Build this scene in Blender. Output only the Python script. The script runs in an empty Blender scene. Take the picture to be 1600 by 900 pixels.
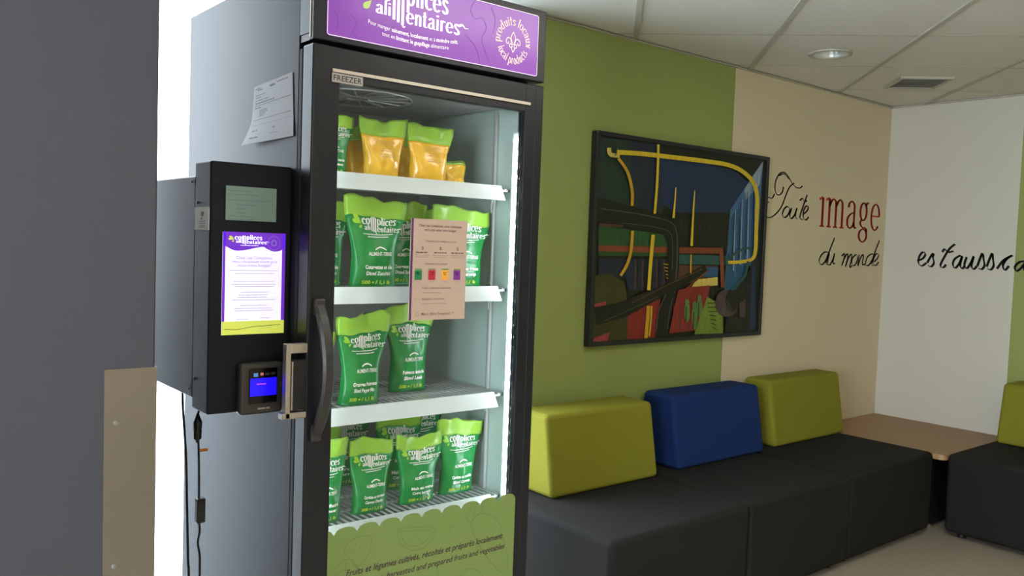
import bpy, bmesh, math, random
from mathutils import Vector, Matrix, noise
import numpy as np
SC = bpy.context.scene
COL = SC.collection
PI = math.pi

# ------------------------------------------------------------------ camera
F_PX, YAW, PITCH, ROLL, CAM_Z = 1331.66, 0.68958, -0.0527479, 0.0356307, 1.474
_f = np.array([math.sin(YAW)*math.cos(PITCH), math.cos(YAW)*math.cos(PITCH), math.sin(PITCH)])
_r = np.array([math.cos(YAW), -math.sin(YAW), 0.0]); _u = np.cross(_r, _f)
_r2 = _r*math.cos(ROLL)+_u*math.sin(ROLL); _u2 = -_r*math.sin(ROLL)+_u*math.cos(ROLL)
CAM_M = np.array([_r2, _u2, _f])
cam = bpy.data.objects.new('camera', bpy.data.cameras.new('camera')); COL.objects.link(cam)
cam.data.sensor_width = 36.0; cam.data.lens = 36.0*F_PX/1600.0; cam.data.clip_start = 0.02
cam.matrix_world = Matrix(((_r2[0], _u2[0], -_f[0], 0), (_r2[1], _u2[1], -_f[1], 0), (_r2[2], _u2[2], -_f[2], CAM_Z), (0, 0, 0, 1)))
SC.camera = cam

def at(x, y, axis, val):
    """where the sight line through photo point (x, y) meets the real plane axis = val"""
    ray = CAM_M.T @ np.array([(x-800)/F_PX, (450-y)/F_PX, 1.0])
    o = np.array([0, 0, CAM_Z]); return o+ray*(val-o[axis])/ray[axis]

# ------------------------------------------------------------------ world, lights, exposure
W = bpy.data.worlds.new('overcast'); SC.world = W; W.use_nodes = True
W.node_tree.nodes['Background'].inputs[0].default_value = (0.80, 0.91, 1.0, 1)
W.node_tree.nodes['Background'].inputs[1].default_value = 13.0
def area(name, loc, direction, sx, sy, power, color):
    l = bpy.data.lights.new(name, 'AREA'); l.shape = 'RECTANGLE'; l.size = sx; l.size_y = sy
    l.energy = power; l.color = color
    o = bpy.data.objects.new(name, l); COL.objects.link(o); o.location = loc
    o.rotation_euler = Vector(direction).to_track_quat('-Z', 'Y').to_euler(); return o
area('window_daylight_lamp', (-2.15, 0.1, 1.45), (1, 0, 0), 1.7, 1.3, 90, (0.86, 0.94, 1.0))  # area lamp standing in for daylight at the unseen left window
area('ceiling_lamp_light', (0.6, -1.2, 2.40), (0, 0, -1), 1.2, 0.6, 22, (1.0, 0.94, 0.84))  # added lamp out of view, to light the room behind the camera
area('ceiling_lamp_light', (2.3, .85, 2.42), (0, 0, -1), 1.2, 0.6, 18, (1.0, 0.94, 0.84))
SC.view_settings.view_transform = 'Standard'; SC.view_settings.look = 'None'
SC.view_settings.gamma = 1; SC.view_settings.use_curve_mapping = False
SC.view_settings.exposure = 0.0
SC.cycles.max_bounces = 10; SC.cycles.transparent_max_bounces = 16
SC.cycles.sample_clamp_indirect = 4.0

# ------------------------------------------------------------------ materials
def lin(c):
    return tuple(((v/255.0)/12.92 if v/255.0 <= 0.04045 else ((v/255.0+0.055)/1.055)**2.4) for v in c)
def mat(name, rgb, rough=0.6, metal=0.0, coat=0.0, emit=0.0, bump=0.0, bscale=200.0, vary=0.0, vscale=6.0, spec=0.5, stretch=None):
    m = bpy.data.materials.new(name); m.use_nodes = True; nt = m.node_tree; b = nt.nodes['Principled BSDF']
    c = (*lin(rgb), 1)
    b.inputs['Base Color'].default_value = c; b.inputs['Roughness'].default_value = rough
    b.inputs['Metallic'].default_value = metal; b.inputs['Coat Weight'].default_value = coat
    b.inputs['Coat Roughness'].default_value = 0.12; b.inputs['Specular IOR Level'].default_value = spec
    if emit: b.inputs['Emission Color'].default_value = c; b.inputs['Emission Strength'].default_value = emit
    if bump or vary:
        tc = nt.nodes.new('ShaderNodeTexCoord'); mp = nt.nodes.new('ShaderNodeMapping')
        nt.links.new(tc.outputs['Object'], mp.inputs[0])
        if stretch: mp.inputs['Scale'].default_value = stretch
    if bump:
        n = nt.nodes.new('ShaderNodeTexNoise'); n.inputs['Scale'].default_value = bscale; n.inputs['Detail'].default_value = 3
        bp = nt.nodes.new('ShaderNodeBump'); bp.inputs['Strength'].default_value = bump; bp.inputs['Distance'].default_value = 0.004
        nt.links.new(mp.outputs[0], n.inputs[0]); nt.links.new(n.outputs[0], bp.inputs['Height']); nt.links.new(bp.outputs[0], b.inputs['Normal'])
    if vary:
        n2 = nt.nodes.new('ShaderNodeTexNoise'); n2.inputs['Scale'].default_value = vscale; n2.inputs['Detail'].default_value = 5
        mx = nt.nodes.new('ShaderNodeMix'); mx.data_type = 'RGBA'
        mx.inputs[6].default_value = tuple(v*(1-vary) for v in c[:3])+(1,); mx.inputs[7].default_value = tuple(min(1, v*(1+vary)) for v in c[:3])+(1,)
        nt.links.new(mp.outputs[0], n2.inputs[0]); nt.links.new(n2.outputs[0], mx.inputs[0]); nt.links.new(mx.outputs[2], b.inputs['Base Color'])
    return m
def glass_mat(name, tint=(1, 1, 1), gloss=0.02):
    m = bpy.data.materials.new(name); m.use_nodes = True; nt = m.node_tree; nt.nodes.clear()
    o = nt.nodes.new('ShaderNodeOutputMaterial'); t = nt.nodes.new('ShaderNodeBsdfTransparent'); g = nt.nodes.new('ShaderNodeBsdfGlossy')
    fr = nt.nodes.new('ShaderNodeFresnel'); mx = nt.nodes.new('ShaderNodeMixShader'); 
    geo = nt.nodes.new('ShaderNodeNewGeometry'); ior = nt.nodes.new('ShaderNodeMapRange')   # same reflectance from either side of the pane
    ior.inputs['To Min'].default_value = 1.45; ior.inputs['To Max'].default_value = 1/1.45
    nt.links.new(geo.outputs['Backfacing'], ior.inputs['Value']); nt.links.new(ior.outputs[0], fr.inputs[0])
    t.inputs[0].default_value = (*tint, 1); g.inputs['Roughness'].default_value = gloss
    nt.links.new(fr.outputs[0], mx.inputs[0]); nt.links.new(t.outputs[0], mx.inputs[1]); nt.links.new(g.outputs[0], mx.inputs[2]); nt.links.new(mx.outputs[0], o.inputs[0])
    return m
M = {}
M['green_paint'] = mat('green_paint', (150, 162, 92), 0.55, bump=0.06, bscale=160)
M['cream_paint'] = mat('cream_paint', (222, 208, 178), 0.6, bump=0.06, bscale=160)
M['white_paint'] = mat('white_paint', (216, 214, 202), 0.6, bump=0.06, bscale=160)
M['partition'] = mat('partition_grey_paint', (60, 61, 69), 0.5, bump=0.05, bscale=200)
M['tile'] = mat('ceiling_tile_fibre', (232, 230, 224), 0.85, bump=0.25, bscale=260, vary=0.03, vscale=40)
M['rail'] = mat('ceiling_rail_enamel', (186, 184, 172), 0.5)
M['floor'] = mat('speckled_vinyl', (176, 166, 148), 0.35, vary=0.12, vscale=30)
M['black'] = mat('black_enamel', (23, 25, 32), 0.36, spec=0.45, bump=0.03, bscale=500)
M['black_soft'] = mat('black_plastic', (24, 24, 26), 0.45)
M['handle'] = mat('handle_plastic', (50, 47, 46), 0.42)
M['gasket'] = mat('gasket_rubber', (14, 14, 17), 0.7)
M['cabinet'] = mat('grey_cabinet_steel', (33, 36, 41), 0.50, spec=0.14, vary=0.05, vscale=3)
M['header_side'] = mat('header_side_steel', (70, 75, 84), 0.42, spec=0.3)
M['box'] = mat('slate_powder_coat', (27, 30, 39), 0.5, spec=0.2, bump=0.05, bscale=600)
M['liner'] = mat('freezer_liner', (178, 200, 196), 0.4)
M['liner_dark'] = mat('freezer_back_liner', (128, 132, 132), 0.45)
M['steel'] = mat('brushed_steel', (152, 148, 148), 0.27, metal=1.0, bump=0.05, bscale=60, stretch=(1, 1, 0.05))
M['alu'] = mat('aluminium', (200, 190, 180), 0.4, metal=0.85)
M['silver'] = mat('silver_label', (176, 168, 164), 0.45, metal=0.2)
M['wire'] = mat('shelf_wire', (186, 190, 192), 0.35, metal=0.3)
M['price'] = mat('price_rail_white', (206, 216, 215), 0.3)
M['led'] = mat('led_bead', (236, 250, 255), 0.4, emit=80.0)
M['led_strip'] = mat('led_diffuser', (170, 184, 190), 0.4, emit=0.3)
M['purple'] = mat('purple_sign_face', (134, 62, 172), 0.32, coat=0.3, emit=0.30)
M['white_ink'] = mat('white_print', (244, 240, 238), 0.5)
M['white_sign'] = mat('white_sign_print', (250, 246, 244), 0.5, emit=0.42)
M['lime_sign'] = mat('lime_sign_print', (192, 214, 130), 0.5, emit=0.30)
M['emblem_sign'] = mat('cream_sign_print', (238, 224, 214), 0.5, emit=0.36)
M['purple_line'] = mat('purple_line_print', (110, 48, 146), 0.5, emit=0.2)
M['lime'] = mat('lime_film', (146, 194, 66), 0.35, coat=0.1, bump=0.05, bscale=60)
M['green'] = mat('green_film', (4, 128, 58), 0.3, coat=0.12, bump=0.05, bscale=50)
M['amber'] = mat('amber_film', (246, 190, 56), 0.2, coat=0.5, bump=0.5, bscale=42, vary=0.12, vscale=30)
M['amber_pale'] = mat('amber_print', (214, 178, 110), 0.3)
M['yellow_ink'] = mat('yellow_print', (190, 214, 60), 0.5)
M['leaf_ink'] = mat('lime_print', (150, 200, 50), 0.5)
M['decal'] = mat('olive_vinyl', (120, 140, 78), 0.4)
M['decal_line'] = mat('olive_line_print', (102, 122, 62), 0.5)
M['decal_text'] = mat('plum_print', (70, 46, 62), 0.5)
M['paper'] = mat('white_paper', (226, 226, 232), 0.75)
M['paper_line'] = mat('grey_print', (120, 120, 136), 0.7)
M['paper_faint'] = mat('faint_print', (176, 176, 190), 0.7)
M['mint'] = mat('mint_note_paper', (142, 172, 168), 0.7)
M['mint_line'] = mat('pencil_marks', (96, 122, 122), 0.7)
M['tagpaper'] = mat('tag_paper', (240, 234, 230), 0.6)
M['beige'] = mat('beige_notice_paper', (186, 160, 144), 0.6)
M['plum'] = mat('plum_border', (86, 40, 92), 0.6)
M['brown_ink'] = mat('brown_print', (98, 72, 66), 0.6)
M['brown_faint'] = mat('faint_brown_print', (160, 130, 116), 0.6)
M['i_green'] = mat('swatch_green', (26, 116, 66), 0.6); M['i_red'] = mat('swatch_red', (176, 32, 52), 0.6)
M['i_orange'] = mat('swatch_orange', (230, 160, 60), 0.6); M['i_purple'] = mat('swatch_purple', (118, 44, 136), 0.6)
M['scr_white'] = mat('screen_white', (236, 234, 252), 0.3, emit=0.80)
M['scr_purple'] = mat('screen_purple', (104, 44, 190), 0.3, emit=0.8)
M['scr_lilac'] = mat('screen_lilac', (140, 110, 196), 0.3, emit=0.6)
M['scr_lime'] = mat('screen_lime', (198, 208, 90), 0.3, emit=0.75)
M['scr_grey'] = mat('screen_text', (170, 160, 200), 0.3, emit=0.6)
M['scr_dark'] = mat('screen_dark', (70, 76, 40), 0.3, emit=0.5)
M['scr_blue'] = mat('screen_blue', (28, 10, 250), 0.3, emit=1.0)
M['scr_pink'] = mat('screen_pink', (170, 60, 250), 0.3, emit=1.0)
M['scr_cyan'] = mat('screen_icon', (80, 150, 210), 0.3, emit=0.5)
M['scr_rose'] = mat('screen_icon_red', (210, 120, 110), 0.3, emit=0.4)
M['bezel'] = mat('reader_bezel', (66, 62, 62), 0.42)
M['reader_glass'] = mat('reader_glass', (10, 10, 14), 0.15)
M['fab_dark'] = mat('charcoal_upholstery', (34, 33, 32), 0.9, bump=0.35, bscale=700, spec=0.2)
M['fab_lime'] = mat('lime_upholstery', (134, 132, 42), 0.9, bump=0.35, bscale=700, spec=0.2)
M['fab_blue'] = mat('blue_upholstery', (24, 48, 102), 0.9, bump=0.35, bscale=700, spec=0.2)
M['wood'] = mat('table_laminate', (160, 126, 96), 0.5, vary=0.12, vscale=9, stretch=(1, 8, 1))
M['wood_edge'] = mat('table_edge', (172, 138, 100), 0.5)
M['ink_wall'] = mat('black_vinyl', (26, 26, 22), 0.6); M['red_wall'] = mat('red_vinyl', (206, 62, 56), 0.6)
M['cord'] = mat('black_cord', (22, 22, 24), 0.5); M['orange'] = mat('orange_tag', (196, 116, 40), 0.6)
M['lamp'] = mat('downlight_reflector', (226, 230, 234), 0.25, metal=0.35); M['lamp_lens'] = mat('downlight_lens', (236, 240, 244), 0.35)
M['vent_dark'] = mat('vent_louvre_enamel', (110, 110, 104), 0.6); M['vent_back'] = mat('vent_cavity', (34, 34, 34), 0.8)
M['frame_alu'] = mat('window_frame_enamel', (210, 212, 214), 0.4)
M['ground'] = mat('pale_ground', (186, 190, 194), 0.9, vary=0.03)
M['glass'] = glass_mat('clear_glass'); M['wglass'] = glass_mat('window_glass')
M['pframe'] = mat('painting_frame_paint', (34, 36, 42), 0.4)

# ------------------------------------------------------------------ mesh helpers
class MB:
    def __init__(s): s.v = []; s.f = []; s.m = []
    def add(s, vs, fs, mi=0):
        o = len(s.v); s.v += [tuple(p) for p in vs]; s.f += [tuple(i+o for i in f) for f in fs]; s.m += [mi]*len(fs); return s
    def box(s, x0, x1, y0, y1, z0, z1, mi=0):
        vs = [(x, y, z) for x in (x0, x1) for y in (y0, y1) for z in (z0, z1)]
        return s.add(vs, [(0, 1, 3, 2), (4, 6, 7, 5), (0, 4, 5, 1), (2, 3, 7, 6), (0, 2, 6, 4), (1, 5, 7, 3)], mi)
    def rbox(s, x0, x1, y0, y1, z0, z1, r=0.004, seg=2, mi=0, hexa=None):
        bm = bmesh.new()
        vs = hexa or [(x, y, z) for x in (x0, x1) for y in (y0, y1) for z in (z0, z1)]
        bv = [bm.verts.new(p) for p in vs]
        for f in [(0, 1, 3, 2), (4, 6, 7, 5), (0, 4, 5, 1), (2, 3, 7, 6), (0, 2, 6, 4), (1, 5, 7, 3)]: bm.faces.new([bv[i] for i in f])
        bmesh.ops.bevel(bm, geom=list(bm.edges), offset=r, segments=seg, affect='EDGES', profile=0.5)
        bmesh.ops.recalc_face_normals(bm, faces=list(bm.faces))
        bm.verts.ensure_lookup_table(); bm.verts.index_update()
        s.add([v.co[:] for v in bm.verts], [tuple(v.index for v in f.verts) for f in bm.faces], mi); bm.free(); return s
    def tube(s, pts, r, n=8, mi=0, cap=True):
        P = [Vector(p) for p in pts]; R = r if isinstance(r, (list, tuple)) else [r]*len(P); vs = []
        for i, p in enumerate(P):
            t = (P[min(i+1, len(P)-1)]-P[max(i-1, 0)]).normalized()
            a = t.cross(Vector((0, 0, 1)) if abs(t.z) < 0.9 else Vector((1, 0, 0))).normalized(); b = t.cross(a)
            vs += [p+(a*math.cos(2*PI*k/n)+b*math.sin(2*PI*k/n))*R[i] for k in range(n)]
        fs = [(i*n+k, i*n+(k+1) % n, (i+1)*n+(k+1) % n, (i+1)*n+k) for i in range(len(P)-1) for k in range(n)]
        if cap: fs += [tuple(range(n))[::-1], tuple((len(P)-1)*n+k for k in range(n))]
        return s.add(vs, fs, mi)
    def lathe(s, prof, c, n=32, mi=0):
        vs = [(c[0]+r*math.cos(2*PI*k/n), c[1]+r*math.sin(2*PI*k/n), c[2]+z) for r, z in prof for k in range(n)]
        return s.add(vs, [(i*n+k, i*n+(k+1) % n, (i+1)*n+(k+1) % n, (i+1)*n+k) for i in range(len(prof)-1) for k in range(n)], mi)
    def prism(s, poly, z0, z1, mi=0):
        n = len(poly)
        return s.add([(x, y, z0) for x, y in poly]+[(x, y, z1) for x, y in poly],
                     [tuple(range(n))[::-1], tuple(range(n, 2*n))]+[(i, (i+1) % n, n+(i+1) % n, n+i) for i in range(n)], mi)
    def polys(s, pl, fn, mi=0):
        for p in pl: s.add([fn(*q) for q in p], [tuple(range(len(p)))], mi)
        return s
    def build(s, name, mats, parent=None, smooth=False):
        me = bpy.data.meshes.new(name); me.from_pydata(s.v, [], s.f)
        for m in (mats if isinstance(mats, (list, tuple)) else [mats]): me.materials.append(M[m])
        me.polygons.foreach_set('material_index', s.m)
        if smooth: me.polygons.foreach_set('use_smooth', [True]*len(s.f))
        me.update(); o = bpy.data.objects.new(name, me); COL.objects.link(o)
        if parent is not None: attach(o, parent)
        return o
WORLDMAT = {}
def attach(o, parent):
    o.parent = parent; o.matrix_parent_inverse = WORLDMAT.get(parent.name, Matrix.Identity(4)).inverted()
def thing(name, label, cat, loc=(0, 0, 0), group=None):
    o = bpy.data.objects.new(name, None); COL.objects.link(o); o.location = loc; o.empty_display_size = 0.1
    WORLDMAT[o.name] = Matrix.Translation(loc); return tag(o, label, cat, group)
def tag(o, label, cat, group=None):
    o['label'] = label; o['category'] = cat
    if group: o['group'] = group
    return o
def struct(o, label=None):
    o['kind'] = 'structure'
    if label: o['label'] = label
    return o
def weighted(o):
    md = o.modifiers.new('wn', 'WEIGHTED_NORMAL'); md.keep_sharp = True; return o

# ------------------------------------------------------------------ drawing helpers (flat print)
def smooth(p, n=6):
    if len(p) < 3: return list(p)
    P = [p[0]]+list(p)+[p[-1]]; out = []
    for i in range(1, len(P)-2):
        a, b, c, d = P[i-1], P[i], P[i+1], P[i+2]
        for k in range(n):
            t = k/n
            out.append(tuple(0.5*(2*b[j]+(c[j]-a[j])*t+(2*a[j]-5*b[j]+4*c[j]-d[j])*t*t+(3*b[j]-a[j]-3*c[j]+d[j])*t**3) for j in (0, 1)))
    return out+[tuple(p[-1])]
def stroke(p, nib, hair):
    """pen with a fixed flat nib: thick and thin strokes"""
    out = []; nx, ny = nib[0]/2, nib[1]/2
    for (x0, y0), (x1, y1) in zip(p[:-1], p[1:]):
        if nx or ny: out.append([(x0-nx, y0-ny), (x0+nx, y0+ny), (x1+nx, y1+ny), (x1-nx, y1-ny)])
        L = math.hypot(x1-x0, y1-y0) or 1e-9; hx, hy = -(y1-y0)/L*hair/2, (x1-x0)/L*hair/2
        out.append([(x0-hx, y0-hy), (x0+hx, y0+hy), (x1+hx, y1+hy), (x1-hx, y1-hy)])
    return out
def band(p, w):
    """mitred ribbon of width w (a number or one per point)"""
    W_ = w if isinstance(w, (list, tuple)) else [w]*len(p); L = []; R = []
    for i in range(len(p)):
        a, b = p[max(i-1, 0)], p[min(i+1, len(p)-1)]; d = math.hypot(b[0]-a[0], b[1]-a[1]) or 1e-9
        nx, ny = -(b[1]-a[1])/d*W_[i]/2, (b[0]-a[0])/d*W_[i]/2
        L.append((p[i][0]+nx, p[i][1]+ny)); R.append((p[i][0]-nx, p[i][1]-ny))
    return [[L[i], L[i+1], R[i+1], R[i]] for i in range(len(p)-1)]
def el(cx, cy, rx, ry, a0=0, a1=360, n=20):
    return [(cx+rx*math.cos(math.radians(a0+(a1-a0)*k/n)), cy+ry*math.sin(math.radians(a0+(a1-a0)*k/n))) for k in range(n+1)]
def disc(cx, cy, rx, ry, n=16): return [el(cx, cy, rx, ry, 0, 360, n)[:-1]]
def rect(x0, y0, x1, y1): return [[(x0, y0), (x1, y0), (x1, y1), (x0, y1)]]
def xf(pl, dx=0, dy=0, sx=1, sy=None):
    sy = sx if sy is None else sy
    return [[(x*sx+dx, y*sy+dy) for x, y in p] for p in pl]
S_ = smooth
GLY = {
 'o': ([el(.45, .5, .30, .49)], .90), 'c': ([el(.45, .5, .30, .49, 45, 315), el(.64, .78, .03, .06)], .80),
 'e': ([[(.16, .53), (.74, .53)], el(.45, .5, .30, .49, 4, 318)], .88),
 'a': ([S_([(.20, .76), (.26, .92), (.44, .99), (.60, .88), (.62, .70), (.62, .22), (.68, .03), (.80, .05)]), S_([(.62, .60), (.36, .52), (.17, .36), (.18, .10), (.36, .01), (.54, .10), (.62, .24)])], .88),
 'i': ([[(.2, 1), (.2, 0)], el(.2, 1.30, .02, .07)], .44), 'j': ([[(.2, 1), (.2, 0)]], .44), 'l': ([[(.2, 1.55), (.2, 0)]], .42),
 'm': ([[(.2, 1), (.2, 0)], S_([(.2, .72), (.34, .93), (.48, .99), (.61, .90), (.64, .72)])+[(.64, 0)], S_([(.64, .72), (.78, .93), (.92, .99), (1.05, .90), (1.08, .72)])+[(1.08, 0)]], 1.30),
 'n': ([[(.2, 1), (.2, 0)], S_([(.2, .72), (.34, .93), (.48, .99), (.61, .90), (.64, .72)])+[(.64, 0)]], .86),
 'r': ([[(.2, 1), (.2, 0)], S_([(.2, .70), (.32, .92), (.48, .99), (.56, .88)])], .66),
 's': ([S_([(.60, .78), (.50, .97), (.30, .96), (.20, .78), (.30, .60), (.50, .44), (.61, .26), (.53, .05), (.33, .01), (.17, .20)])], .78),
 't': ([S_([(.25, 1.38), (.25, .7), (.25, .20), (.33, .02), (.52, .08)]), [(.02, .98), (.50, .98)]], .58),
 'p': ([[(.2, 1), (.2, -.5)], el(.46, .5, .28, .49)], .92), 'd': ([[(.70, 1.55), (.70, 0)], el(.44, .5, .28, .49)], .96),
 'u': ([S_([(.2, 1), (.2, .6), (.2, .24), (.30, .03), (.46, .03), (.62, .24)]), [(.64, 1), (.64, 0)]], .88),
 'x': ([[(.15, 1), (.66, 0)], [(.68, 1), (.14, 0)]], .82),
 'g': ([el(.40, .66, .23, .33), S_([(.28, .36), (.20, .22), (.36, .08), (.60, .06), (.70, -.08)]), el(.42, -.22, .28, .24), S_([(.58, .88), (.66, 1.0), (.76, .98)])], .84),
 ' ': ([], .45), '.': ([el(.15, .05, .03, .05)], .34)}
def didone(text, nibw=.26, hair=.06, serif=0, squeeze=1.0):
    out = []; x = 0
    for ch in text:
        g, adv = GLY[ch]
        for p in g:
            out += xf(stroke(p, (nibw, 0), hair), x*squeeze, 0, squeeze, 1)
            if serif and len(p) == 2 and p[0][0] == p[1][0] or serif and ch in 'mn' and p[-1][1] == 0:
                out += xf(stroke([(p[-1][0]-.15, 0), (p[-1][0]+.15, 0)], (0, 0), hair), x*squeeze, 0, squeeze, 1)
                if len(p) == 2: out += xf(stroke([(p[0][0]-.24, p[0][1]-.06), (p[0][0], p[0][1])], (0, 0), hair*1.5), x*squeeze, 0, squeeze, 1)
        x += adv
    return out, x*squeeze
_tc = {}
def sans(text, size=1.0, align='LEFT', shear=0.0, bold=0.0):
    """triangles of a line of text in Blender's own font, as flat 2D polygons"""
    key = (text, align, shear, bold)
    if key not in _tc:
        cu = bpy.data.curves.new('t', 'FONT'); cu.body = text; cu.align_x = align; cu.shear = shear; cu.offset = bold; cu.resolution_u = 2; cu.size = 1
        o = bpy.data.objects.new('t', cu); COL.objects.link(o); dg = bpy.context.evaluated_depsgraph_get()
        me = o.evaluated_get(dg).to_mesh()
        _tc[key] = [[(me.vertices[i].co.x, me.vertices[i].co.y) for i in p.vertices] for p in me.polygons]
        o.evaluated_get(dg).to_mesh_clear(); bpy.data.objects.remove(o); bpy.data.curves.remove(cu)
    return xf(_tc[key], 0, 0, size)
def fit(pl, x0, x1, y, h=None):
    """scale a line so that it spans x0..x1 on baseline y"""
    xs = [q[0] for p in pl for q in p]; a, b = min(xs), max(xs); s = (x1-x0)/(b-a)
    return [[((q[0]-a)*s+x0, q[1]*(h or s)+y) for q in p] for p in pl]
def lines(x0, x1, y, h, rng, gap=.3):
    """a line of print too small to read: dashes"""
    out = []; x = x0
    while x < x1-h:
        w = min(rng.uniform(1.5, 5)*h, x1-x); out += rect(x, y, x+w, y+h); x += w+h*gap*2
    return out
def logo():
    """two-row word mark; returns white and lime polygons, about 4.6 wide and 2.3 high"""
    w = []
    a, wa = didone('co', .27, .07); w += xf(a, 0, .98, 1, .95)
    b, wb = didone('plices', .27, .07, squeeze=.92); w += xf(b, wa+1.20, 1.02, 1, .95)
    c, wc = didone('ali', .27, .07, squeeze=.78); w += xf(c, wa-wc-.02, .08, 1, .57)
    for k, bot in ((.18, -.10), (.56, -.22), (.94, -.34)):
        w += stroke([(wa+k, 2.0), (wa+k, bot)], (.25, 0), .07)
    w += stroke(S_([(wa+.18, 1.8), (wa+.32, 2.1), (wa+.46, 2.1), (wa+.56, 1.85)]), (.12, 0), .07)
    w += stroke(S_([(wa+.56, 1.8), (wa+.70, 2.1), (wa+.84, 2.1), (wa+.94, 1.85)]), (.12, 0), .07)
    w += stroke(S_([(wa+.94, -.30), (wa+1.02, -.46), (wa+1.18, -.40)]), (.10, 0), .08)
    d, wd = didone('entaires', .27, .07, squeeze=.84); w += xf(d, wa+1.22, -.18, 1, .72)
    xe = wa+1.20+wd; w += band(S_([(xe-.06, .48), (xe+.25, .55), (xe+.5, .38), (xe+.85, .40)]), [max(.03, .20-.011*i) for i in range(19)])
    lime = []
    for ax, ay, bx, by, r in ((-.10, 1.18, -1.25, 2.35, .36), (-.12, 1.05, -1.55, 1.45, .34), (-.05, .92, -.55, .30, .22)):
        L = math.hypot(bx-ax, by-ay); tx, ty = (bx-ax)/L, (by-ay)/L; top = []; bot = []
        for k in range(13):
            t = k/12; ww = r*(math.sin(PI*min(1, t**1.7*.98+.02)))**.8 if t < 1 else 0
            px, py = ax+tx*L*t, ay+ty*L*t; top.append((px-ty*ww, py+tx*ww)); bot.append((px+ty*ww, py-tx*ww))
        lime += [[top[k], top[k+1], bot[k+1], bot[k]] for k in range(12)]
    return w, lime
LOGO_W, LOGO_L = logo()

# ------------------------------------------------------------------ room shell
XL, XR, YF, YB, ZC = -2.2, 5.455, -2.6, 2.785, 2.44
XG = 3.772                                          # where green paint meets cream on the back wall
WX0, WX1 = .54, 2.27                              # bright window in the back wall
o = MB().box(XL-.1, XR+.1, YF-.1, YB+.16, -.1, 0).build('floor', 'floor'); struct(o)
mb = MB().box(WX1, XG, YB, YB+.14, 0, 2.62, 0).box(XG, XR+.1, YB, YB+.14, 0, 2.62, 1).box(XL-.1, WX0, YB, YB+.14, 0, 2.62, 1)
mb.box(WX0, WX1, YB, YB+.14, 2.46, 2.62, 1)
wall_back = struct(mb.build('wall_back', ['green_paint', 'cream_paint']))
mb = MB().box(XR, XR+.1, 1.99, YB, 0, 2.62, 0).box(XR, XR+.1, YF, 1.99, 0, 2.62, 1)
wall_right = struct(mb.build('wall_right', ['white_paint', 'green_paint']))
struct(MB().box(XL, XR, YF-.1, YF, 0, 2.62).build('wall_front', 'cream_paint'))
mb = MB().box(XL-.1, XL, YF, -.8, 0, 2.62).box(XL-.1, XL, 1.0, YB, 0, 2.62).box(XL-.1, XL, -.8, 1.0, 0, .75).box(XL-.1, XL, -.8, 1.0, 2.15, 2.62)
struct(mb.build('wall_left', 'cream_paint'))
win2 = struct(MB().box(XL-.09, XL-.02, -.8, -.76, .75, 2.15).box(XL-.09, XL-.02, .96, 1.0, .75, 2.15).box(XL-.09, XL-.02, -.76, .96, .75, .79).box(XL-.09, XL-.02, -.76, .96, 2.11, 2.15).build('window_2', 'frame_alu'))
MB().box(XL-.06, XL-.055, -.76, .96, .79, 2.11).build('pane', 'wglass', win2)
# tall bright window behind the freezer
win = struct(MB().box(WX0, WX0+.05, YB+.03, YB+.10, 0, 2.46).box(WX1-.05, WX1, YB+.03, YB+.10, 0, 2.46).box(WX0+.05, WX1-.05, YB+.03, YB+.10, 0, .04)
             .box(WX0+.05, WX1-.05, YB+.03, YB+.10, 2.43, 2.46).build('window_1', 'frame_alu'))
MB().box(WX0+.05, WX1-.05, YB+.06, YB+.066, .04, 2.43).build('pane', 'wglass', win)
struct(MB().box(-14, 16, YB+.2, 26, -.22, -.12).build('ground', 'ground'), 'pale snowy ground outside the tall bright window')
# dark grey partition with a stainless corner guard
part = struct(MB().rbox(XL, .484, 1.60, 1.72, 0, 2.44, .004, 2).build('wall_partition', 'partition'))
part['label'] = 'dark grey partition at the left edge with a steel corner guard'
g = MB().box(.397, .4865, 1.5975, 1.5995, 0, 1.226).box(.4845, .4865, 1.5995, 1.70, 0, 1.226).build('corner_guard', 'steel', part)
for zz in (1.13, .87, .60, .32, .08):
    MB().lathe([(.0001, -.003), (.004, -.0025), (.005, 0)], (0, 0, 0), 10).build('screw', 'vent_dark', g)
    s_ = bpy.context.scene.objects[-1] if False else COL.objects[-1]
    s_.location = (.417, 1.5975, zz); s_.rotation_euler = (-PI/2, 0, 0)

# suspended ceiling: 2 ft grid turned 46 degrees to the walls
GD = 0.80613
dv = (math.sin(GD), math.cos(GD)); ev = (math.cos(GD), -math.sin(GD))
def grid(e, d): return (ev[0]*e+dv[0]*d, ev[1]*e+dv[1]*d)
def clip(poly, x0, x1, y0, y1):
    for ax, lim, sg in ((0, x0, 1), (0, x1, -1), (1, y0, 1), (1, y1, -1)):
        out = []
        for i in range(len(poly)):
            a, b = poly[i-1], poly[i]; ia, ib = sg*(a[ax]-lim) >= 0, sg*(b[ax]-lim) >= 0
            if ia != ib:
                t = (lim-a[ax])/(b[ax]-a[ax]); out.append(tuple(a[j]+t*(b[j]-a[j]) for j in (0, 1)))
            if ib: out.append(b)
        poly = out
        if len(poly) < 3: return []
    return poly
def parea(p): return abs(sum(p[i-1][0]*p[i][1]-p[i][0]*p[i-1][1] for i in range(len(p))))/2
ceil = struct(MB().box(XL-.1, XR+.1, YF-.1, YB+.16, 2.62, 2.70).build('ceiling', 'tile'))
E0, ES, D0, DS, RW = .064, .6205, 3.98, .645, .012; RV = .005
LIGHT_C = (3.818, 2.274); LIGHT_R = .088
rb = 1e-4
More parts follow.
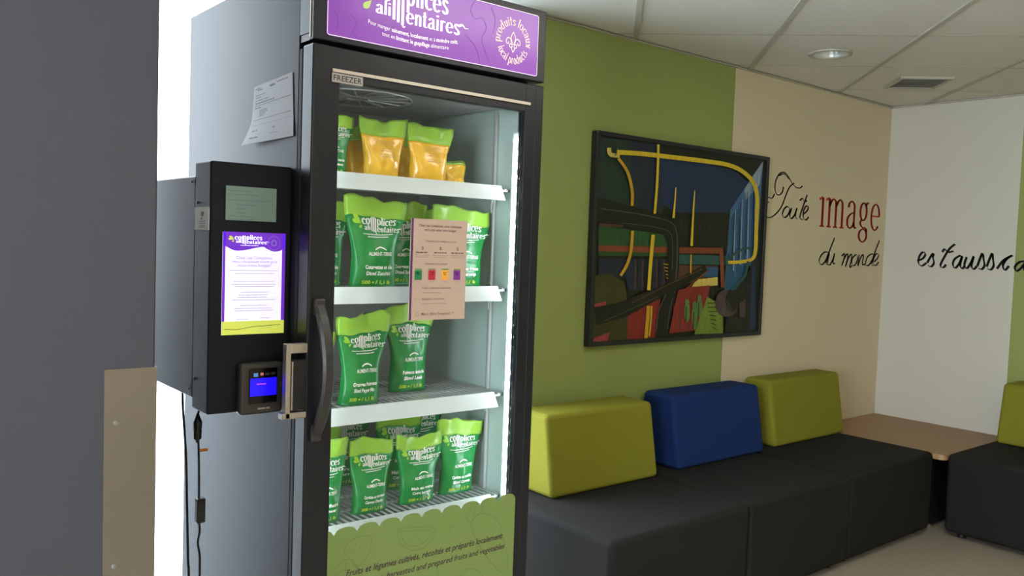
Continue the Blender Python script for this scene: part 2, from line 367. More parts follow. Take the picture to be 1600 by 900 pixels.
for i in range(-8, 12):
    for j in range(-14, 6):
        e0, d0 = E0+i*ES, D0+j*DS
        p = clip([grid(e0+RW, d0+RV), grid(e0+ES-RW, d0+RV), grid(e0+ES-RW, d0+DS-RV), grid(e0+RW, d0+DS-RV)], XL+rb, XR-rb, YF+rb, YB-rb)
        if not p or parea(p) < .002: continue
        ce = LIGHT_C[0]*ev[0]+LIGHT_C[1]*ev[1]; cd = LIGHT_C[0]*dv[0]+LIGHT_C[1]*dv[1]
        if e0 < ce < e0+ES and d0 < cd < d0+DS:
            bm = bmesh.new(); z = 2.447
            for loop in (p, [(LIGHT_C[0]+LIGHT_R*math.cos(2*PI*k/28), LIGHT_C[1]+LIGHT_R*math.sin(2*PI*k/28)) for k in range(28)]):
                vs = [bm.verts.new((x, y, z)) for x, y in loop]
                for k in range(len(vs)): bm.edges.new((vs[k-1], vs[k]))
            bmesh.ops.triangle_fill(bm, edges=list(bm.edges), use_beauty=True)
            me = bpy.data.meshes.new('ceiling_tile'); bm.to_mesh(me); bm.free(); me.materials.append(M['tile'])
            t_ = bpy.data.objects.new('ceiling_tile', me); COL.objects.link(t_); t_.parent = ceil
        else:
            MB().prism(p, 2.447, 2.462).build('ceiling_tile', 'tile', ceil)
for i in range(-8, 13):
    e = E0+i*ES; p = clip([grid(e-RW, -12), grid(e+RW, -12), grid(e+RW, 12), grid(e-RW, 12)], XL+rb, XR-rb, YF+rb, YB-rb)
    if p: MB().prism(p, 2.440, 2.452).build('ceiling_rail', 'rail', ceil)
for j in range(-14, 7):
    d = D0+j*DS
    for i in range(-8, 12):
        e0 = E0+i*ES; p = clip([grid(e0+RW, d-RV), grid(e0+ES-RW, d-RV), grid(e0+ES-RW, d+RV), grid(e0+RW, d+RV)], XL+rb, XR-rb, YF+rb, YB-rb)
        if p and parea(p) > .0005: MB().prism(p, 2.4462, 2.456).build('ceiling_rail', 'rail', ceil)
struct(MB().box(WX1+.0, XR, YB-.018, YB, 2.436, 2.4395).box(XR-.018, XR, YF, YB-.018, 2.436, 2.4395).build('trim_1', 'rail'))

# recessed downlight and ceiling vent
t = thing('ceiling_downlight', 'round white recessed downlight in a ceiling tile', 'ceiling light', (*LIGHT_C, 2.44))
MB().lathe([(LIGHT_R-.006, .012), (LIGHT_R-.006, .001), (LIGHT_R+.002, -.005), (LIGHT_R+.014, -.003), (LIGHT_R+.014, .004)], (*LIGHT_C, 2.441), 36).build('trim_ring', 'rail', t, True)
MB().lathe([(LIGHT_R-.006, .0), (LIGHT_R-.014, .03), (LIGHT_R-.03, .06), (.045, .075)], (*LIGHT_C, 2.445), 36).build('reflector', 'lamp', t, True)
MB().lathe([(.046, 0), (.03, -.014), (.0005, -.02)], (*LIGHT_C, 2.519), 30).build('lamp_lens', 'lamp_lens', t, True)
vc = np.array([[4.572, 2.283], [4.73, 2.109], [4.933, 2.286], [4.758, 2.467]]); vm = vc.mean(0)
ua = np.array(ev); ub = np.array(dv); hw, hd = .118, .128
t = thing('ceiling_vent', 'square louvred air vent in the ceiling near the corner', 'vent', (vm[0], vm[1], 2.44))
def vq(a0, a1, b0, b1): return [tuple(vm+ua*a+ub*b) for a, b in ((a0, b0), (a1, b0), (a1, b1), (a0, b1))]
fb = MB()
for q in (vq(-hw-.02, hw+.02, -hd-.02, -hd), vq(-hw-.02, hw+.02, hd, hd+.02), vq(-hw-.02, -hw, -hd, hd), vq(hw, hw+.02, -hd, hd)): fb.prism(q, 2.434, 2.4465)
fb.build('vent_frame', 'rail', t)
MB().prism(vq(-hw, hw, -hd, hd), 2.445, 2.4465).build('vent_backing', 'vent_back', t)
lb = MB()
for k in range(11):
    b0 = -hd+.006+k*(2*hd-.006)/11; lb.prism(vq(-hw, hw, b0, b0+.011), 2.437, 2.4395)
lb.build('louvre', 'vent_dark', t)

# ------------------------------------------------------------------ freezer
FX0, FX1, FY, FYB = .928, 1.662, 1.90, 2.762
fz = thing('display_freezer', 'tall black glass door display freezer with purple sign panel on top', 'freezer', ((FX0+FX1)/2, 2.33, 0))
DZ0, DZ1 = .14, 1.935
gx0, gx1, gz0, gz1 = 1.000, 1.593, .26, 1.852
MB().rbox(FX0, FX0+.016, 1.976, FYB, .05, 2.146, .002, 1).build('side_panel', 'cabinet', fz)
MB().rbox(FX1-.016, FX1, 1.976, FYB, .05, 2.146, .002, 1).build('side_panel', 'cabinet', fz)
MB().box(FX0+.016, FX1-.016, 1.976, FYB, 2.128, 2.146).build('top_panel', 'cabinet', fz)
MB().box(FX0+.016, FX1-.016, FYB-.016, FYB, .05, 2.128).build('back_panel', 'cabinet', fz)
MB().box(FX0+.016, FX1-.016, 1.976, FYB-.016, .05, .07).build('base_panel', 'black', fz)
mb = MB().box(.945, .962, 1.976, 2.50, .30, 1.91).box(1.630, 1.645, 1.976, 2.50, .30, 1.91).box(.945, 1.645, 1.976, 2.50, .285, .30)
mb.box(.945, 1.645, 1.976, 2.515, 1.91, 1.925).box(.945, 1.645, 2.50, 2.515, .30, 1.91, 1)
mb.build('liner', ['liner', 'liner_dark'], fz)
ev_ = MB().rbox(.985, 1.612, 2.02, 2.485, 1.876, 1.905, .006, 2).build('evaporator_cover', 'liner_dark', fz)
fan = MB()
for k in range(14):
    a = 2*PI*k/14+.1; fan.tube([(1.215+.03*math.cos(a), 2.20+.03*math.sin(a), 1.873), (1.215+.155*math.cos(a), 2.20+.155*math.sin(a), 1.873)], .0032, 5)
for r in (.03, .155): fan.tube([(1.215+r*math.cos(2*PI*k/28), 2.20+r*math.sin(2*PI*k/28), 1.873) for k in range(29)], .0035, 5)
fan.build('fan_guard', 'wire', ev_)
# sign header
hb = MB().box(FX0, FX1, 1.925, 1.9755, 1.962, 2.146).build('header_box', 'header_side', fz)
MB().rbox(FX0, FX1, 1.900, 1.9245, 1.944, 2.150, .003, 2).box(FX0+.002, FX1-.002, 1.925, 1.9755, 1.944, 1.9615).build('header_frame', 'black', fz)
MB().box(FX0-.0015, FX0-.0002, 1.916, 1.920, 1.95, 2.146).build('header_trim', 'alu', fz)
def rrect(x0, x1, z0, z1, r, n=5):
    p = []
    for cx, cz, a in ((x1-r, z1-r, 0), (x0+r, z1-r, 90), (x0+r, z0+r, 180), (x1-r, z0+r, 270)):
        p += [(cx+r*math.cos(math.radians(a+90*k/n)), cz+r*math.sin(math.radians(a+90*k/n))) for k in range(n+1)]
    return p
PX0, PX1, PZ0, PZ1 = .960, 1.630, 1.9575, 2.132
def slab(poly, y0, y1, mi=0, mb=None):
    mb = mb or MB(); n = len(poly)
    return mb.add([(x, y0, z) for x, z in poly]+[(x, y1, z) for x, z in poly], [tuple(range(n)), tuple(range(n, 2*n))[::-1]]+[(i, n+i, n+(i+1) % n, (i+1) % n) for i in range(n)], mi)
sign = slab(rrect(PX0, PX1, PZ0, PZ1, .007), 1.8975, 1.8998).build('sign_panel', 'purple', fz)
pr = MB(); yy = 1.8968
def onfront(y): return lambda x, z: (x, y, z)
rr = rrect(PX0+.0015, PX1-.0015, PZ0+.0015, PZ1-.0015, .006)
pr.polys(band(rr+[rr[0], rr[1]], .0016), onfront(yy), 0)
ls = .046                                            # word mark scale in metres per unit
lx, lz = 1.080, 2.0195
pr.polys(xf(LOGO_W, 1.0805, 2.0325, .0342, .0390), onfront(yy), 0)
pr.polys(xf(LOGO_L, 1.0815, 2.0290, .042, .037), onfront(yy), 1)
def sag(pl, xc, k): return [[(x, z+k*(x-xc)**2) for x, z in p] for p in pl]
t1 = [('Pour manger ', 0), ('sainement, localement', .02), (' et à ', 0), ('moindre coût.', .02)]
t2 = [('tout en ', 0), ('limitant le gaspillage', .02), (' alimentaire', 0)]
def runs(rs):
    x = 0; out = []
    for s, b in rs:
        p = sans(s.strip(), 1, bold=b); xs = [q[0] for a in p for q in a]; out += xf(p, x+(.25 if s[0] == ' ' else 0))
        x += max(xs)+(.25 if s[0] == ' ' else 0)+(.28 if s[-1] == ' ' else .04)
    return out
pr.polys(sag(fit(runs(t1), 1.072, 1.346, 1.9945, .0150), 1.22, .50), onfront(yy), 0)
pr.polys(sag(fit(runs(t2), 1.112, 1.316, 1.9775, .0150), 1.22, .50), onfront(yy), 0)
cx, cz, R0 = 1.5365, 2.0385, .0475
def arc(text, a_mid, top=True, size=.0165):
    g, w = didone(text, .22, .08); out = []
    for p in g:
        q = []
        for x, y in p:
            s = (x-w/2)*size*.86/(R0 if top else R0+.012)
            a = math.radians(a_mid)+(-s if top else s); r = (R0+y*size) if top else (R0+.012-y*size)
            q.append((cx+r*math.cos(a)*.98, cz+r*math.sin(a)))
        out.append(q)
    return out
pr.polys(arc('produits locaux', 90), onfront(yy), 2); pr.polys(arc('local products', 270, False), onfront(yy), 2)
for a in (184, -4): pr.polys(disc(cx+(R0+.006)*math.cos(math.radians(a)), cz+(R0+.006)*math.sin(math.radians(a)), .0016, .0016, 8), onfront(yy), 2)
def fleur(s):
    out = []; bw = .09
    for sg in (1, -1):
        out += band(S_([(0, 1.0), (sg*.22, .62), (sg*.24, .35), (sg*.10, 0)]), bw)
        out += band(S_([(sg*.16, -.05), (sg*.30, .30), (sg*.55, .42), (sg*.80, .22), (sg*.78, -.08), (sg*.56, -.10), (sg*.55, .08)]), bw)
        out += band(S_([(sg*.12, -.18), (sg*.34, -.10), (sg*.45, -.30), (sg*.30, -.42), (sg*.22, -.36)]), bw)
        out += band([(sg*.10, -.25), (sg*.18, -.52), (0, -.85)], bw)
    out += band([(-.30, -.11), (.30, -.11)], bw)
    return xf(out, cx, cz-.001, s)
pr.polys(fleur(.031), onfront(yy), 2)
for pts in ([(1.40, 2.13), (1.385, 2.10), (1.40, 2.08), (1.425, 2.085), (1.44, 2.06), (1.425, 2.03), (1.44, 1.995), (1.455, 1.97)],
            [(1.37, 2.03), (1.40, 2.01), (1.415, 1.985), (1.42, 1.965)], [(1.455, 2.12), (1.47, 2.09), (1.462, 2.05)],
            [(.975, 2.02), (.99, 2.00), (.985, 1.975)], [(1.02, 2.02), (1.04, 2.0), (1.03, 1.975), (1.05, 1.965)]):
    pr.polys(band(S_(pts), .0011), onfront(yy+.0003), 3)
pr.build('sign_print', ['white_sign', 'lime_sign', 'emblem_sign', 'purple_line'], sign)
# door
MB().rbox(FX0, FX0+.012, 1.957, 1.9755, DZ0, DZ1-.005, .002, 1).box(FX0+.012, FX0+.03, 1.957, 1.975, DZ0, DZ1-.005).box(FX1-.03, FX1-.002, 1.957, 1.975, DZ0, DZ1-.005).box(FX0+.03, FX1-.03, 1.957, 1.975, DZ1-.03, DZ1-.005).box(FX0+.03, FX1-.03, 1.957, 1.975, DZ0, DZ0+.05).build('gasket', 'gasket', fz)
mb = MB().rbox(FX0, gx0-.028, FY, 1.956, DZ0, DZ1, .004, 2).rbox(gx1+.036, FX1, FY, 1.956, DZ0, DZ1, .004, 2)
mb.rbox(gx0-.034, gx0, FY+.0003, 1.920, DZ0+.001, DZ1-.001, .003, 2).rbox(gx1, gx1+.040, FY+.0003, 1.920, DZ0+.001, DZ1-.001, .003, 2)
mb.rbox(gx0-.003, gx1+.003, FY+.0004, 1.920, gz1, DZ1-.0005, .003, 1).rbox(gx0-.003, gx1+.003, FY+.0004, 1.920, DZ0+.0005, gz0, .003, 1)
mb.box(gx0-.028, gx1+.036, 1.9255, 1.956, gz1+.03, DZ1-.0005).box(gx0-.028, gx1+.036, 1.9255, 1.956, DZ0+.0005, gz0-.03)
door = mb.build('door', 'black', fz)
MB().box(gx0-.027, gx1+.035, 1.9205, 1.925, gz0-.004, gz1+.004).build('glass', 'glass', door)
MB().box(.978, 1.609, 1.8955, 1.8999, 1.8725, 1.8805).build('rail_strip', 'alu', door)
lp = MB().box(.977, 1.061, 1.8962, 1.8998, 1.8485, 1.8705).build('freezer_plate', 'silver', door)
MB().polys(fit(sans('FREEZER', 1, bold=.01), .9805, 1.0575, 1.8528, .0190), onfront(1.8958)).build('lettering', 'black_soft', lp)
hp = []
for k in range(15):
    t_ = k/14; hp.append((.955+.004*math.sin(PI*t_), 1.897-.052*math.sin(PI*t_)**.8, 1.31-.326*t_))
hb_ = MB(); vs = []
for k, p in enumerate(hp):
    w_ = .0135+.0025*math.sin(PI*k/14); d_ = .009
    vs += [(p[0]-w_, p[1]-d_*.4, p[2]), (p[0]-w_*.6, p[1]-d_, p[2]), (p[0]+w_*.6, p[1]-d_, p[2]), (p[0]+w_, p[1]-d_*.4, p[2]), (p[0]+w_, p[1]+d_*.6, p[2]), (p[0]-w_, p[1]+d_*.6, p[2])]
hb_.add(vs, [(i*6+k, i*6+(k+1) % 6, (i+1)*6+(k+1) % 6, (i+1)*6+k) for i in range(14) for k in range(6)]+[(0, 1, 2, 3, 4, 5), (84, 89, 88, 87, 86, 85)])
hb_.rbox(.941, .970, 1.886, 1.9005, 1.282, 1.322, .004, 2).rbox(.939, .968, 1.886, 1.9005, .972, 1.012, .004, 2)
hb_.build('handle', 'handle', door)
MB().rbox(FX0+.005, FX1-.005, 1.93, 1.97, .03, .135, .003, 1).build('kick_plate', 'black', fz)
for sx in (FX0+.05, FX1-.05):
    for sy in (2.02, 2.70): MB().lathe([(.0001, 0), (.022, 0), (.022, .02), (.010, .025), (.010, .05)], (sx, sy, 0), 14).build('foot', 'black_soft', fz)
# scalloped olive vinyl on the lower glass
n_sc = 9; SX0, SX1 = .990, 1.607; sw = (SX1-SX0)/(n_sc+.35)
top = []
for k in range(10):
    x0 = SX0-.65*sw+k*sw
    for a in range(9):
        u = a/8; x = x0+sw*u
        if SX0-1e-6 <= x <= SX1+1e-6: top.append((x, .722+.0165*math.sqrt(max(0, 1-(2*u-1)**2))))
vb = MB(); yv = 1.8985
for (xa, za), (xb, zb) in zip(top[:-1], top[1:]): vb.add([(xa, yv, .30), (xb, yv, .30), (xb, yv, zb), (xa, yv, za)], [(0, 1, 2, 3)])
vin = vb.build('window_decal', 'decal', door)
yp = 1.8978; vp = MB()
def sf(x): return at(x[0], x[1], 1, yp)
def px(pl): return [[tuple(at(a, b, 1, yp)[[0, 2]]) for a, b in p] for p in pl]
vp.polys(fit(sans('Fruits et légumes cultivés, récoltés et préparés localement', 1, shear=.28, bold=.012), 1.050, 1.562, .6085, .0245), onfront(yp), 0)
vp.polys(fit(sans('Locally grown, harvested and prepared fruits and vegetables', 1, shear=.28, bold=.006), 1.035, 1.572, .5770, .0235), onfront(yp), 0)
def ln(pts, w=.0016, sm=True): vp.polys(band(S_(pts, 4) if sm else pts, w), onfront(yp+.0003), 1)
def crop7(c): return [tuple(at(490+a/4.571, 760+b/4.571, 1, yp)[[0, 2]]) for a, b in c]
ln(crop7([(225, 500), (225, 430), (300, 370), (400, 355), (410, 420), (375, 520), (310, 575), (270, 540)]))
for a, b in ((300, 410), (330, 440), (345, 400), (365, 450), (300, 470), (330, 490), (370, 415), (270, 450)): vp.polys(disc(*crop7([(a, b)])[0], .0016, .0022, 6), onfront(yp+.0002), 1)
ln(crop7([(130, 620), (200, 540), (270, 520), (310, 580), (330, 640)])); ln(crop7([(150, 640), (210, 600), (250, 600)])); ln(crop7([(240, 540), (225, 600), (250, 640)]))
ln(crop7([(600, 300), (860, 295), (830, 400), (740, 455), (660, 440), (610, 390), (600, 300)])); ln(crop7([(620, 320), (840, 315), (800, 390), (735, 425), (660, 410), (620, 320)]))
ln(crop7([(730, 320), (700, 415)]), .0012, False); ln(crop7([(730, 320), (770, 410)]), .0012, False)
ln(crop7([(1140, 330), (1125, 270), (1160, 210), (1220, 195), (1290, 220), (1340, 290), (1330, 330)])); ln(crop7([(1140, 330), (1200, 450), (1300, 580), (1370, 620), (1385, 500), (1340, 330)]))
ln(crop7([(1100, 240), (1095, 200), (1140, 130), (1190, 125), (1205, 160), (1160, 215), (1130, 255), (1100, 240)])); ln(crop7([(1130, 150), (1110, 215)])); ln(crop7([(1160, 140), (1140, 220)]))
ln(crop7([(1000, 300), (990, 270), (970, 290), (985, 320)])); ln(crop7([(1050, 640), (1090, 595), (1150, 590), (1210, 640)])); ln(crop7([(880, 560), (890, 640)]))
vp.build('decal_print', ['decal_text', 'decal_line'], vin)
# shelves
SHELF = [1.636, 1.338, 1.020, .708]
for i, z in enumerate(SHELF):
    mb = MB(); x = .972
    while x < 1.622:
        mb.box(x-.0018, x+.0018, 1.995, 2.47, z-.0045, z-.0005); x += .0205
    for y in (1.998, 2.12, 2.24, 2.36, 2.468): mb.box(.966, 1.624, y-.003, y+.003, z-.0105, z-.0045)
    for x in (.966, 1.620): mb.box(x-.003, x+.003, 1.995, 2.47, z-.0105, z-.0005)
    if i < 3:   # bent support wire under the right end
        mb.tube(S_3 if False else [(1.56, 2.00, z-.012), (1.585, 2.03, z-.03), (1.605, 2.06, z-.055), (1.622, 2.078, z-.075)], .0028, 6)
    sh = mb.build('shelf', 'wire', fz)
    zt = z+.006; x0, x1 = .970, 1.580
    pv = [(x0, 1.984, zt), (x1, 1.984, zt), (x1+.006, 1.968, zt-.043), (x0, 1.968, zt-.043), (x0, 1.990, zt), (x1, 1.990, zt), (x1+.006, 1.990, zt-.043), (x0, 1.990, zt-.043)]
    MB().add(pv, [(0, 3, 2, 1), (4, 5, 6, 7), (0, 1, 5, 4), (3, 7, 6, 2), (1, 2, 6, 5), (0, 4, 7, 3)]).build('price_rail', 'price', sh)
for x, s in ((1.627, -1), (.965, 1)):
    sd = MB().box(min(x, x+s*.010), max(x, x+s*.010), 2.066, 2.074, .32, 1.87).build('shelf_standard', 'wire', fz)
    MB().box(min(x, x+s*.004), max(x, x+s*.004), 2.0745, 2.083, .32, 1.87).build('standard_slot', 'gasket', sd)
MB().box(1.45, 1.60, 2.492, 2.4995, 1.812, 1.822).build('dark_bar', 'gasket', fz)  # thin dark bar added as a streak on the back liner
# LED strips just inside the door frame
st = MB().rbox(1.6105, 1.6135, 1.949, 1.972, .36, 1.80, .003, 2).build('led_strip', 'led_strip', fz)
for k in range(39):
    z = 1.775-k*.0362
    MB().box(1.6055, 1.6105, 1.9495, 1.961, z-.0065, z+.0065).build('led', 'led', st)
st = MB().rbox(.968, .980, 1.945, 1.972, .36, 1.80, .003, 2).build('led_strip', 'led_strip', fz)
led_mesh = None
for k in range(39):
    z = 1.775-k*.0362
    MB().box(.980, .9825, 1.954, 1.964, z-.007, z+.007).build('led', 'led', st)

# ------------------------------------------------------------------ pouches in the freezer
def sstep(a, b, x):
    t = min(1, max(0, (x-a)/(b-a))); return t*t*(3-2*t)
def pouch(name, label, group, pos, w, h, kind='green', rz=0.0, lean=0.0, seed=0, text=(), thick=.052, vb=.79, flop=0.0, tilt=0.0):
    rg = random.Random(seed); ph = [rg.uniform(0, 6.3) for _ in range(6)]; am = rg.uniform(.7, 1.3)
    def P(u, v, side=-1, off=0):
        hw_ = w/2*(.76+.24*sstep(.30, .97, v)-.03*math.sin(PI*min(1, v/.8)))
        prof = (.72+.28*sstep(0, .22, v))*(1-sstep(.22, .84, v))+.055
        d = thick/2*max(0, 1-abs(u)**2.6)**.62*prof
        wr = .0022*am*(math.sin(7*u+9*v+ph[0])*.6+math.sin(-11*u+6*v+ph[1])*.5+math.sin(4*u-17*v+ph[2])*.4)*sstep(0, .12, v)
        if v > vb-.06: wr *= .7; wr += .006*am*math.sin(5*u+ph[3])*sstep(vb-.06, 1, v)
        y = side*d+wr+flop*max(0, v-.6)**2*2.5-lean*v*h
        z = v*h+(.009*math.sin(2.6*u+ph[4])*am+.0035*math.sin(9*u+ph[5]))*sstep(.55, 1, v)*(h/.22)
        x = u*hw_*(1+.02*math.sin(6*v+ph[5]))+tilt*v*h
        return (x, y+side*off, z)
    root = thing(name, label, 'food bag', pos, group); root.rotation_euler = (0, 0, rz)
    nu = 14
    def rings(v0, v1, n, cap0, cap1, matn, nm):
        b = MB(); vs = []
        for i in range(n+1):
            v = v0+(v1-v0)*i/n
            vs += [P(-1+2*k/nu, v, -1) for k in range(nu+1)]+[P(1-2*k/nu, v, 1) for k in range(1, nu)]
        N = 2*nu; fs = [(i*N+k, i*N+(k+1) % N, (i+1)*N+(k+1) % N, (i+1)*N+k) for i in range(n) for k in range(N)]
        if cap0: fs.append(tuple(range(N))[::-1])
        if cap1: fs.append(tuple(n*N+k for k in range(N)))
        o_ = b.add(vs, fs).build(nm, matn, None, True); o_.parent = root; return o_
    body = rings(0, vb, 18, True, True, 'green' if kind == 'green' else 'amber', 'pouch_body')
    seal = rings(vb, 1, 7, True, True, 'lime', 'seal_band')
    sb = MB()                                       # crimped lines across the seal
    for vv in (vb+.10, vb+.13):
        p = [(-.9+1.8*k/24, vv) for k in range(25)]
        sb.polys(band(p, .010), lambda a, c: P(a, c, -1, .0006), 0)
    so = sb.build('seal_crease', 'leaf_ink', None); so.parent = seal
    if kind == 'green':
        d = MB(); f_ = lambda a, c: P(a, c, -1, .0010)
        asp = (w*.85/2)/h
        s_u = .180; s_v = s_u*asp*1.12
        d.polys(xf(LOGO_W, -.50, .640, s_u, s_v*1.02), f_, 0); d.polys(xf(LOGO_L, -.50, .640, s_u*1.1, s_v), f_, 1)
        d.polys([[(x, y+.035*x*x) for x, y in p] for p in lines(-.52, .66, .590, .010, rg)], f_, 0)
        d.polys([[(x, y+.035*x*x) for x, y in p] for p in lines(-.36, .48, .563, .010, rg)], f_, 0)
        d.polys(band([(-.12+.5*k/10, .428+.028*math.sin(PI*k/10)) for k in range(11)], .016), f_, 0)
        d.polys(fit(sans('ALIMENT-TERRE', 1, bold=.02), -.40, .66, .362, .058), f_, 0)
        if text:
            d.polys(fit(sans(text[0], 1, bold=.04), -.55, .68, .215, .058), f_, 0)
            d.polys(fit(sans(text[1], 1, bold=.04), -.48, .58, .145, .058), f_, 0)
            d.polys(fit(sans('500 g / 1,1 lb', 1, bold=.04), -.62, .60, .045, .055), f_, 2)
        do = d.build('pouch_print', ['white_ink', 'leaf_ink', 'yellow_ink'], None); do.parent = body
    elif text:
        d = MB(); f_ = lambda a, c: P(a, c, -1, .0010)
        for vv in (.62, .585, .55, .50, .46, .40, .36): d.polys(lines(-.35+rg.uniform(0, .1), .45, vv, .012, rg), f_, 0)
        do = d.build('pouch_print', ['amber_pale'], None); do.parent = body
    return root
GB = 'green pouches in the freezer'
s1, s2, s3, s4 = [z+.0005 for z in SHELF]
pouch('food_pouch', 'green pouch at the left end of the top shelf, beside amber pouches', GB, (1.050, 2.045, s1), .142, .163, seed=1, text=('Haricots verts', 'Green Beans'), thick=.045)
GA = 'amber pouches on the top shelf'
pouch('food_pouch', 'left amber pouch standing in the front of the top shelf', GA, (1.207, 2.045, s1), .150, .160, 'amber', seed=2, text=(1,), thick=.055, vb=.72, lean=.06)
pouch('food_pouch', 'right amber pouch standing in the front of the top shelf', GA, (1.362, 2.050, s1), .165, .160, 'amber', seed=3, text=(1,), thick=.060, vb=.70, lean=.06)
pouch('food_pouch', 'amber pouch behind the left amber pouch on top shelf', GA, (1.205, 2.150, s1), .150, .150, 'amber', seed=4, thick=.05, vb=.74)
pouch('food_pouch', 'amber pouch behind the right amber pouch on top shelf', GA, (1.372, 2.160, s1), .150, .150, 'amber', seed=5, thick=.05, vb=.74)
sl = pouch('food_pouch', 'small slumped amber pouch right of the standing ones, top shelf', GA, (1.500, 2.115, s1), .110, .072, 'amber', seed=6, text=(), thick=.045, vb=.93, rz=.2)
pouch('food_pouch', 'large green zucchini pouch at the front left of second shelf', GB, (1.190, 2.045, s2), .190, .243, seed=7, text=('Courgettes en dés', 'Diced Zucchini'), lean=.03)
pouch('food_pouch', 'green pouch mostly hidden by door frame, second shelf left end', GB, (1.075, 2.125, s2), .165, .222, seed=8, text=('Oignons en dés', 'Diced Onion'))
pouch('food_pouch', 'green pouch between zucchini pouch and beige notice, second shelf', GB, (1.352, 2.165, s2), .170, .235, seed=9, text=('Courgettes en dés', 'Diced Zucchini'))
pouch('food_pouch', 'green pouch at the back behind beige notice, second shelf', GB, (1.530, 2.285, s2), .190, .242, seed=10, text=('Navets en dés', 'Diced Turnip'))
pouch('food_pouch', 'green pouch at the right end of second shelf beside the notice', GB, (1.500, 2.070, s2), .212, .232, seed=11, text=('Panais en frites', 'Cut Parsnip'), lean=.02, rz=-.03)
pouch('food_pouch', 'green pepper pouch standing at front left of third shelf', GB, (1.155, 2.045, s3), .163, .246, seed=12, text=('Oranges Poivrons', 'Sliced Pepper Mix'), lean=.05, tilt=.02)
pouch('food_pouch', 'green pouch cut off by door frame, third shelf left end', GB, (1.019, 2.030, s3), .104, .205, seed=13, text=('Betteraves', 'Beets'), thick=.04)
pouch('food_pouch', 'green pouch standing apart on the right of third shelf', GB, (1.385, 2.160, s3), .170, .252, seed=14, text=('Poireaux émincés', 'Sliced Leek'), thick=.058)
pouch('food_pouch', 'green pouch cut off by door frame, bottom shelf left end', GB, (1.052, 2.045, s4), .146, .215, seed=15, text=('Choux fleurs', 'Cauliflower'), lean=.03)
pouch('food_pouch', 'green carrot pouch second from left in bottom shelf front row', GB, (1.206, 2.060, s4), .149, .205, seed=16, text=('Carottes en morceaux', 'Carrot Chunks'), lean=.02)
pouch('food_pouch', 'green corn pouch third from left in bottom shelf front row', GB, (1.366, 2.065, s4), .164, .200, seed=17, text=('Maïs en grains', 'Corn kernels'), lean=.03, tilt=.02)
pouch('food_pouch', 'green pouch at the right end of bottom shelf front row', GB, (1.521, 2.085, s4), .168, .222, seed=18, text=('Carottes en rondelles', 'Sliced Carrots'), lean=.04, tilt=.04)
GC = 'green pouches at the back of the bottom shelf'
pouch('food_pouch', 'green pouch in bottom shelf back row, behind the corn pouch', GC, (1.395, 2.215, s4), .175, .240, seed=19, text=('Maïs en grains', 'Corn kernels'))
pouch('food_pouch', 'green pouch in bottom shelf back row, right side', GC, (1.540, 2.320, s4), .180, .245, seed=20, text=('Navets en dés', 'Diced Turnip'))
pouch('food_pouch', 'green pouch in bottom shelf back row, behind the carrot pouch', GC, (1.270, 2.330, s4), .185, .235, seed=21, text=('Carottes', 'Carrots'))
pouch('food_pouch', 'green pouch in bottom shelf back row, left end', GC, (1.095, 2.190, s4), .170, .220, seed=22, text=('Choux fleurs', 'Cauliflower'))

# ------------------------------------------------------------------ beige notice taped on the glass
rg = random.Random(5)
nt_ = thing('paper_notice', 'beige printed notice with plum edge taped on the freezer glass', 'notice', (1.306, 1.898, 1.26))
NX0, NX1, NZ0, NZ1 = 1.215, 1.3965, 1.2605, 1.5295
MB().box(NX0, NX1, 1.8962, 1.8992, NZ0, NZ1).build('sheet', 'beige', nt_)
def nz(b): return NZ1-(b-60)/810*(NZ1-NZ0)
def nx(a): return NX0+(a-45)/460*(NX1-NX0)
pb = MB(); fn = onfront(1.8958)
pb.polys(rect(NX0, NZ0, NX0+.0068, NZ1), fn, 1)
def ntext(s, a0, a1, b, hgt=.0085, bold=.0, mi=0): pb.polys(fit(sans(s, 1, bold=bold), nx(a0), nx(a1), nz(b), hgt), fn, mi)
ntext('Chez Les Complices, vous choisissez', 105, 455, 122, .0100, .01); ntext('votre prix selon votre budget.', 148, 412, 155, .0100, .01)
ntext('Choisissez votre collation et son prix', 160, 415, 243, .0075); ntext('Choisissez vos produits', 160, 345, 424, .0075)
for a, wd in ((137, 'SAUVETEUR'), (283, 'SOLIDAIRE'), (427, 'SOUTIEN')):
    pb.polys(band(S_([(nx(a-6), nz(300)), (nx(a), nz(280)), (nx(a+8), nz(302)), (nx(a-4), nz(302))]), .0016), fn, 0)
    pb.polys(lines(nx(a-52), nx(a+52), nz(332), .0028, rg), fn, 0)
    pb.polys(lines(nx(a-60), nx(a+65), nz(352), .0018, rg), fn, 2); pb.polys(lines(nx(a-50), nx(a+55), nz(366), .0018, rg), fn, 2)
for a, mi in ((110, 3), (220, 4), (326, 5), (428, 6)):
    pb.polys(rect(nx(a-29), nz(548), nx(a+29), nz(468)), fn, mi); pb.polys(rect(nx(a-29), nz(466), nx(a+29), nz(456)), fn, 7)
    pb.polys(lines(nx(a-14), nx(a+16), nz(490), .002, rg), fn, 2); pb.polys(lines(nx(a-10), nx(a+12), nz(506), .002, rg), fn, 2); pb.polys(lines(nx(a-18), nx(a+20), nz(566), .0016, rg), fn, 2)
ntext('Payez à la borne de paiement', 148, 380, 620, .0080); pb.polys(lines(nx(150), nx(300), nz(654), .0022, rg), fn, 2)
ntext('Récupérez vos produits', 148, 330, 708, .0080); pb.polys(lines(nx(150), nx(350), nz(742), .0022, rg), fn, 2)
ntext("Merci d'être Complices!", 145, 382, 832, .0100, .01)
pb.polys(band(S_([(nx(95), nz(832)), (nx(108), nz(805)), (nx(125), nz(834)), (nx(100), nz(834))]), .0016), fn, 2); pb.polys(rect(nx(392), nz(818), nx(412), nz(814)), fn, 0)
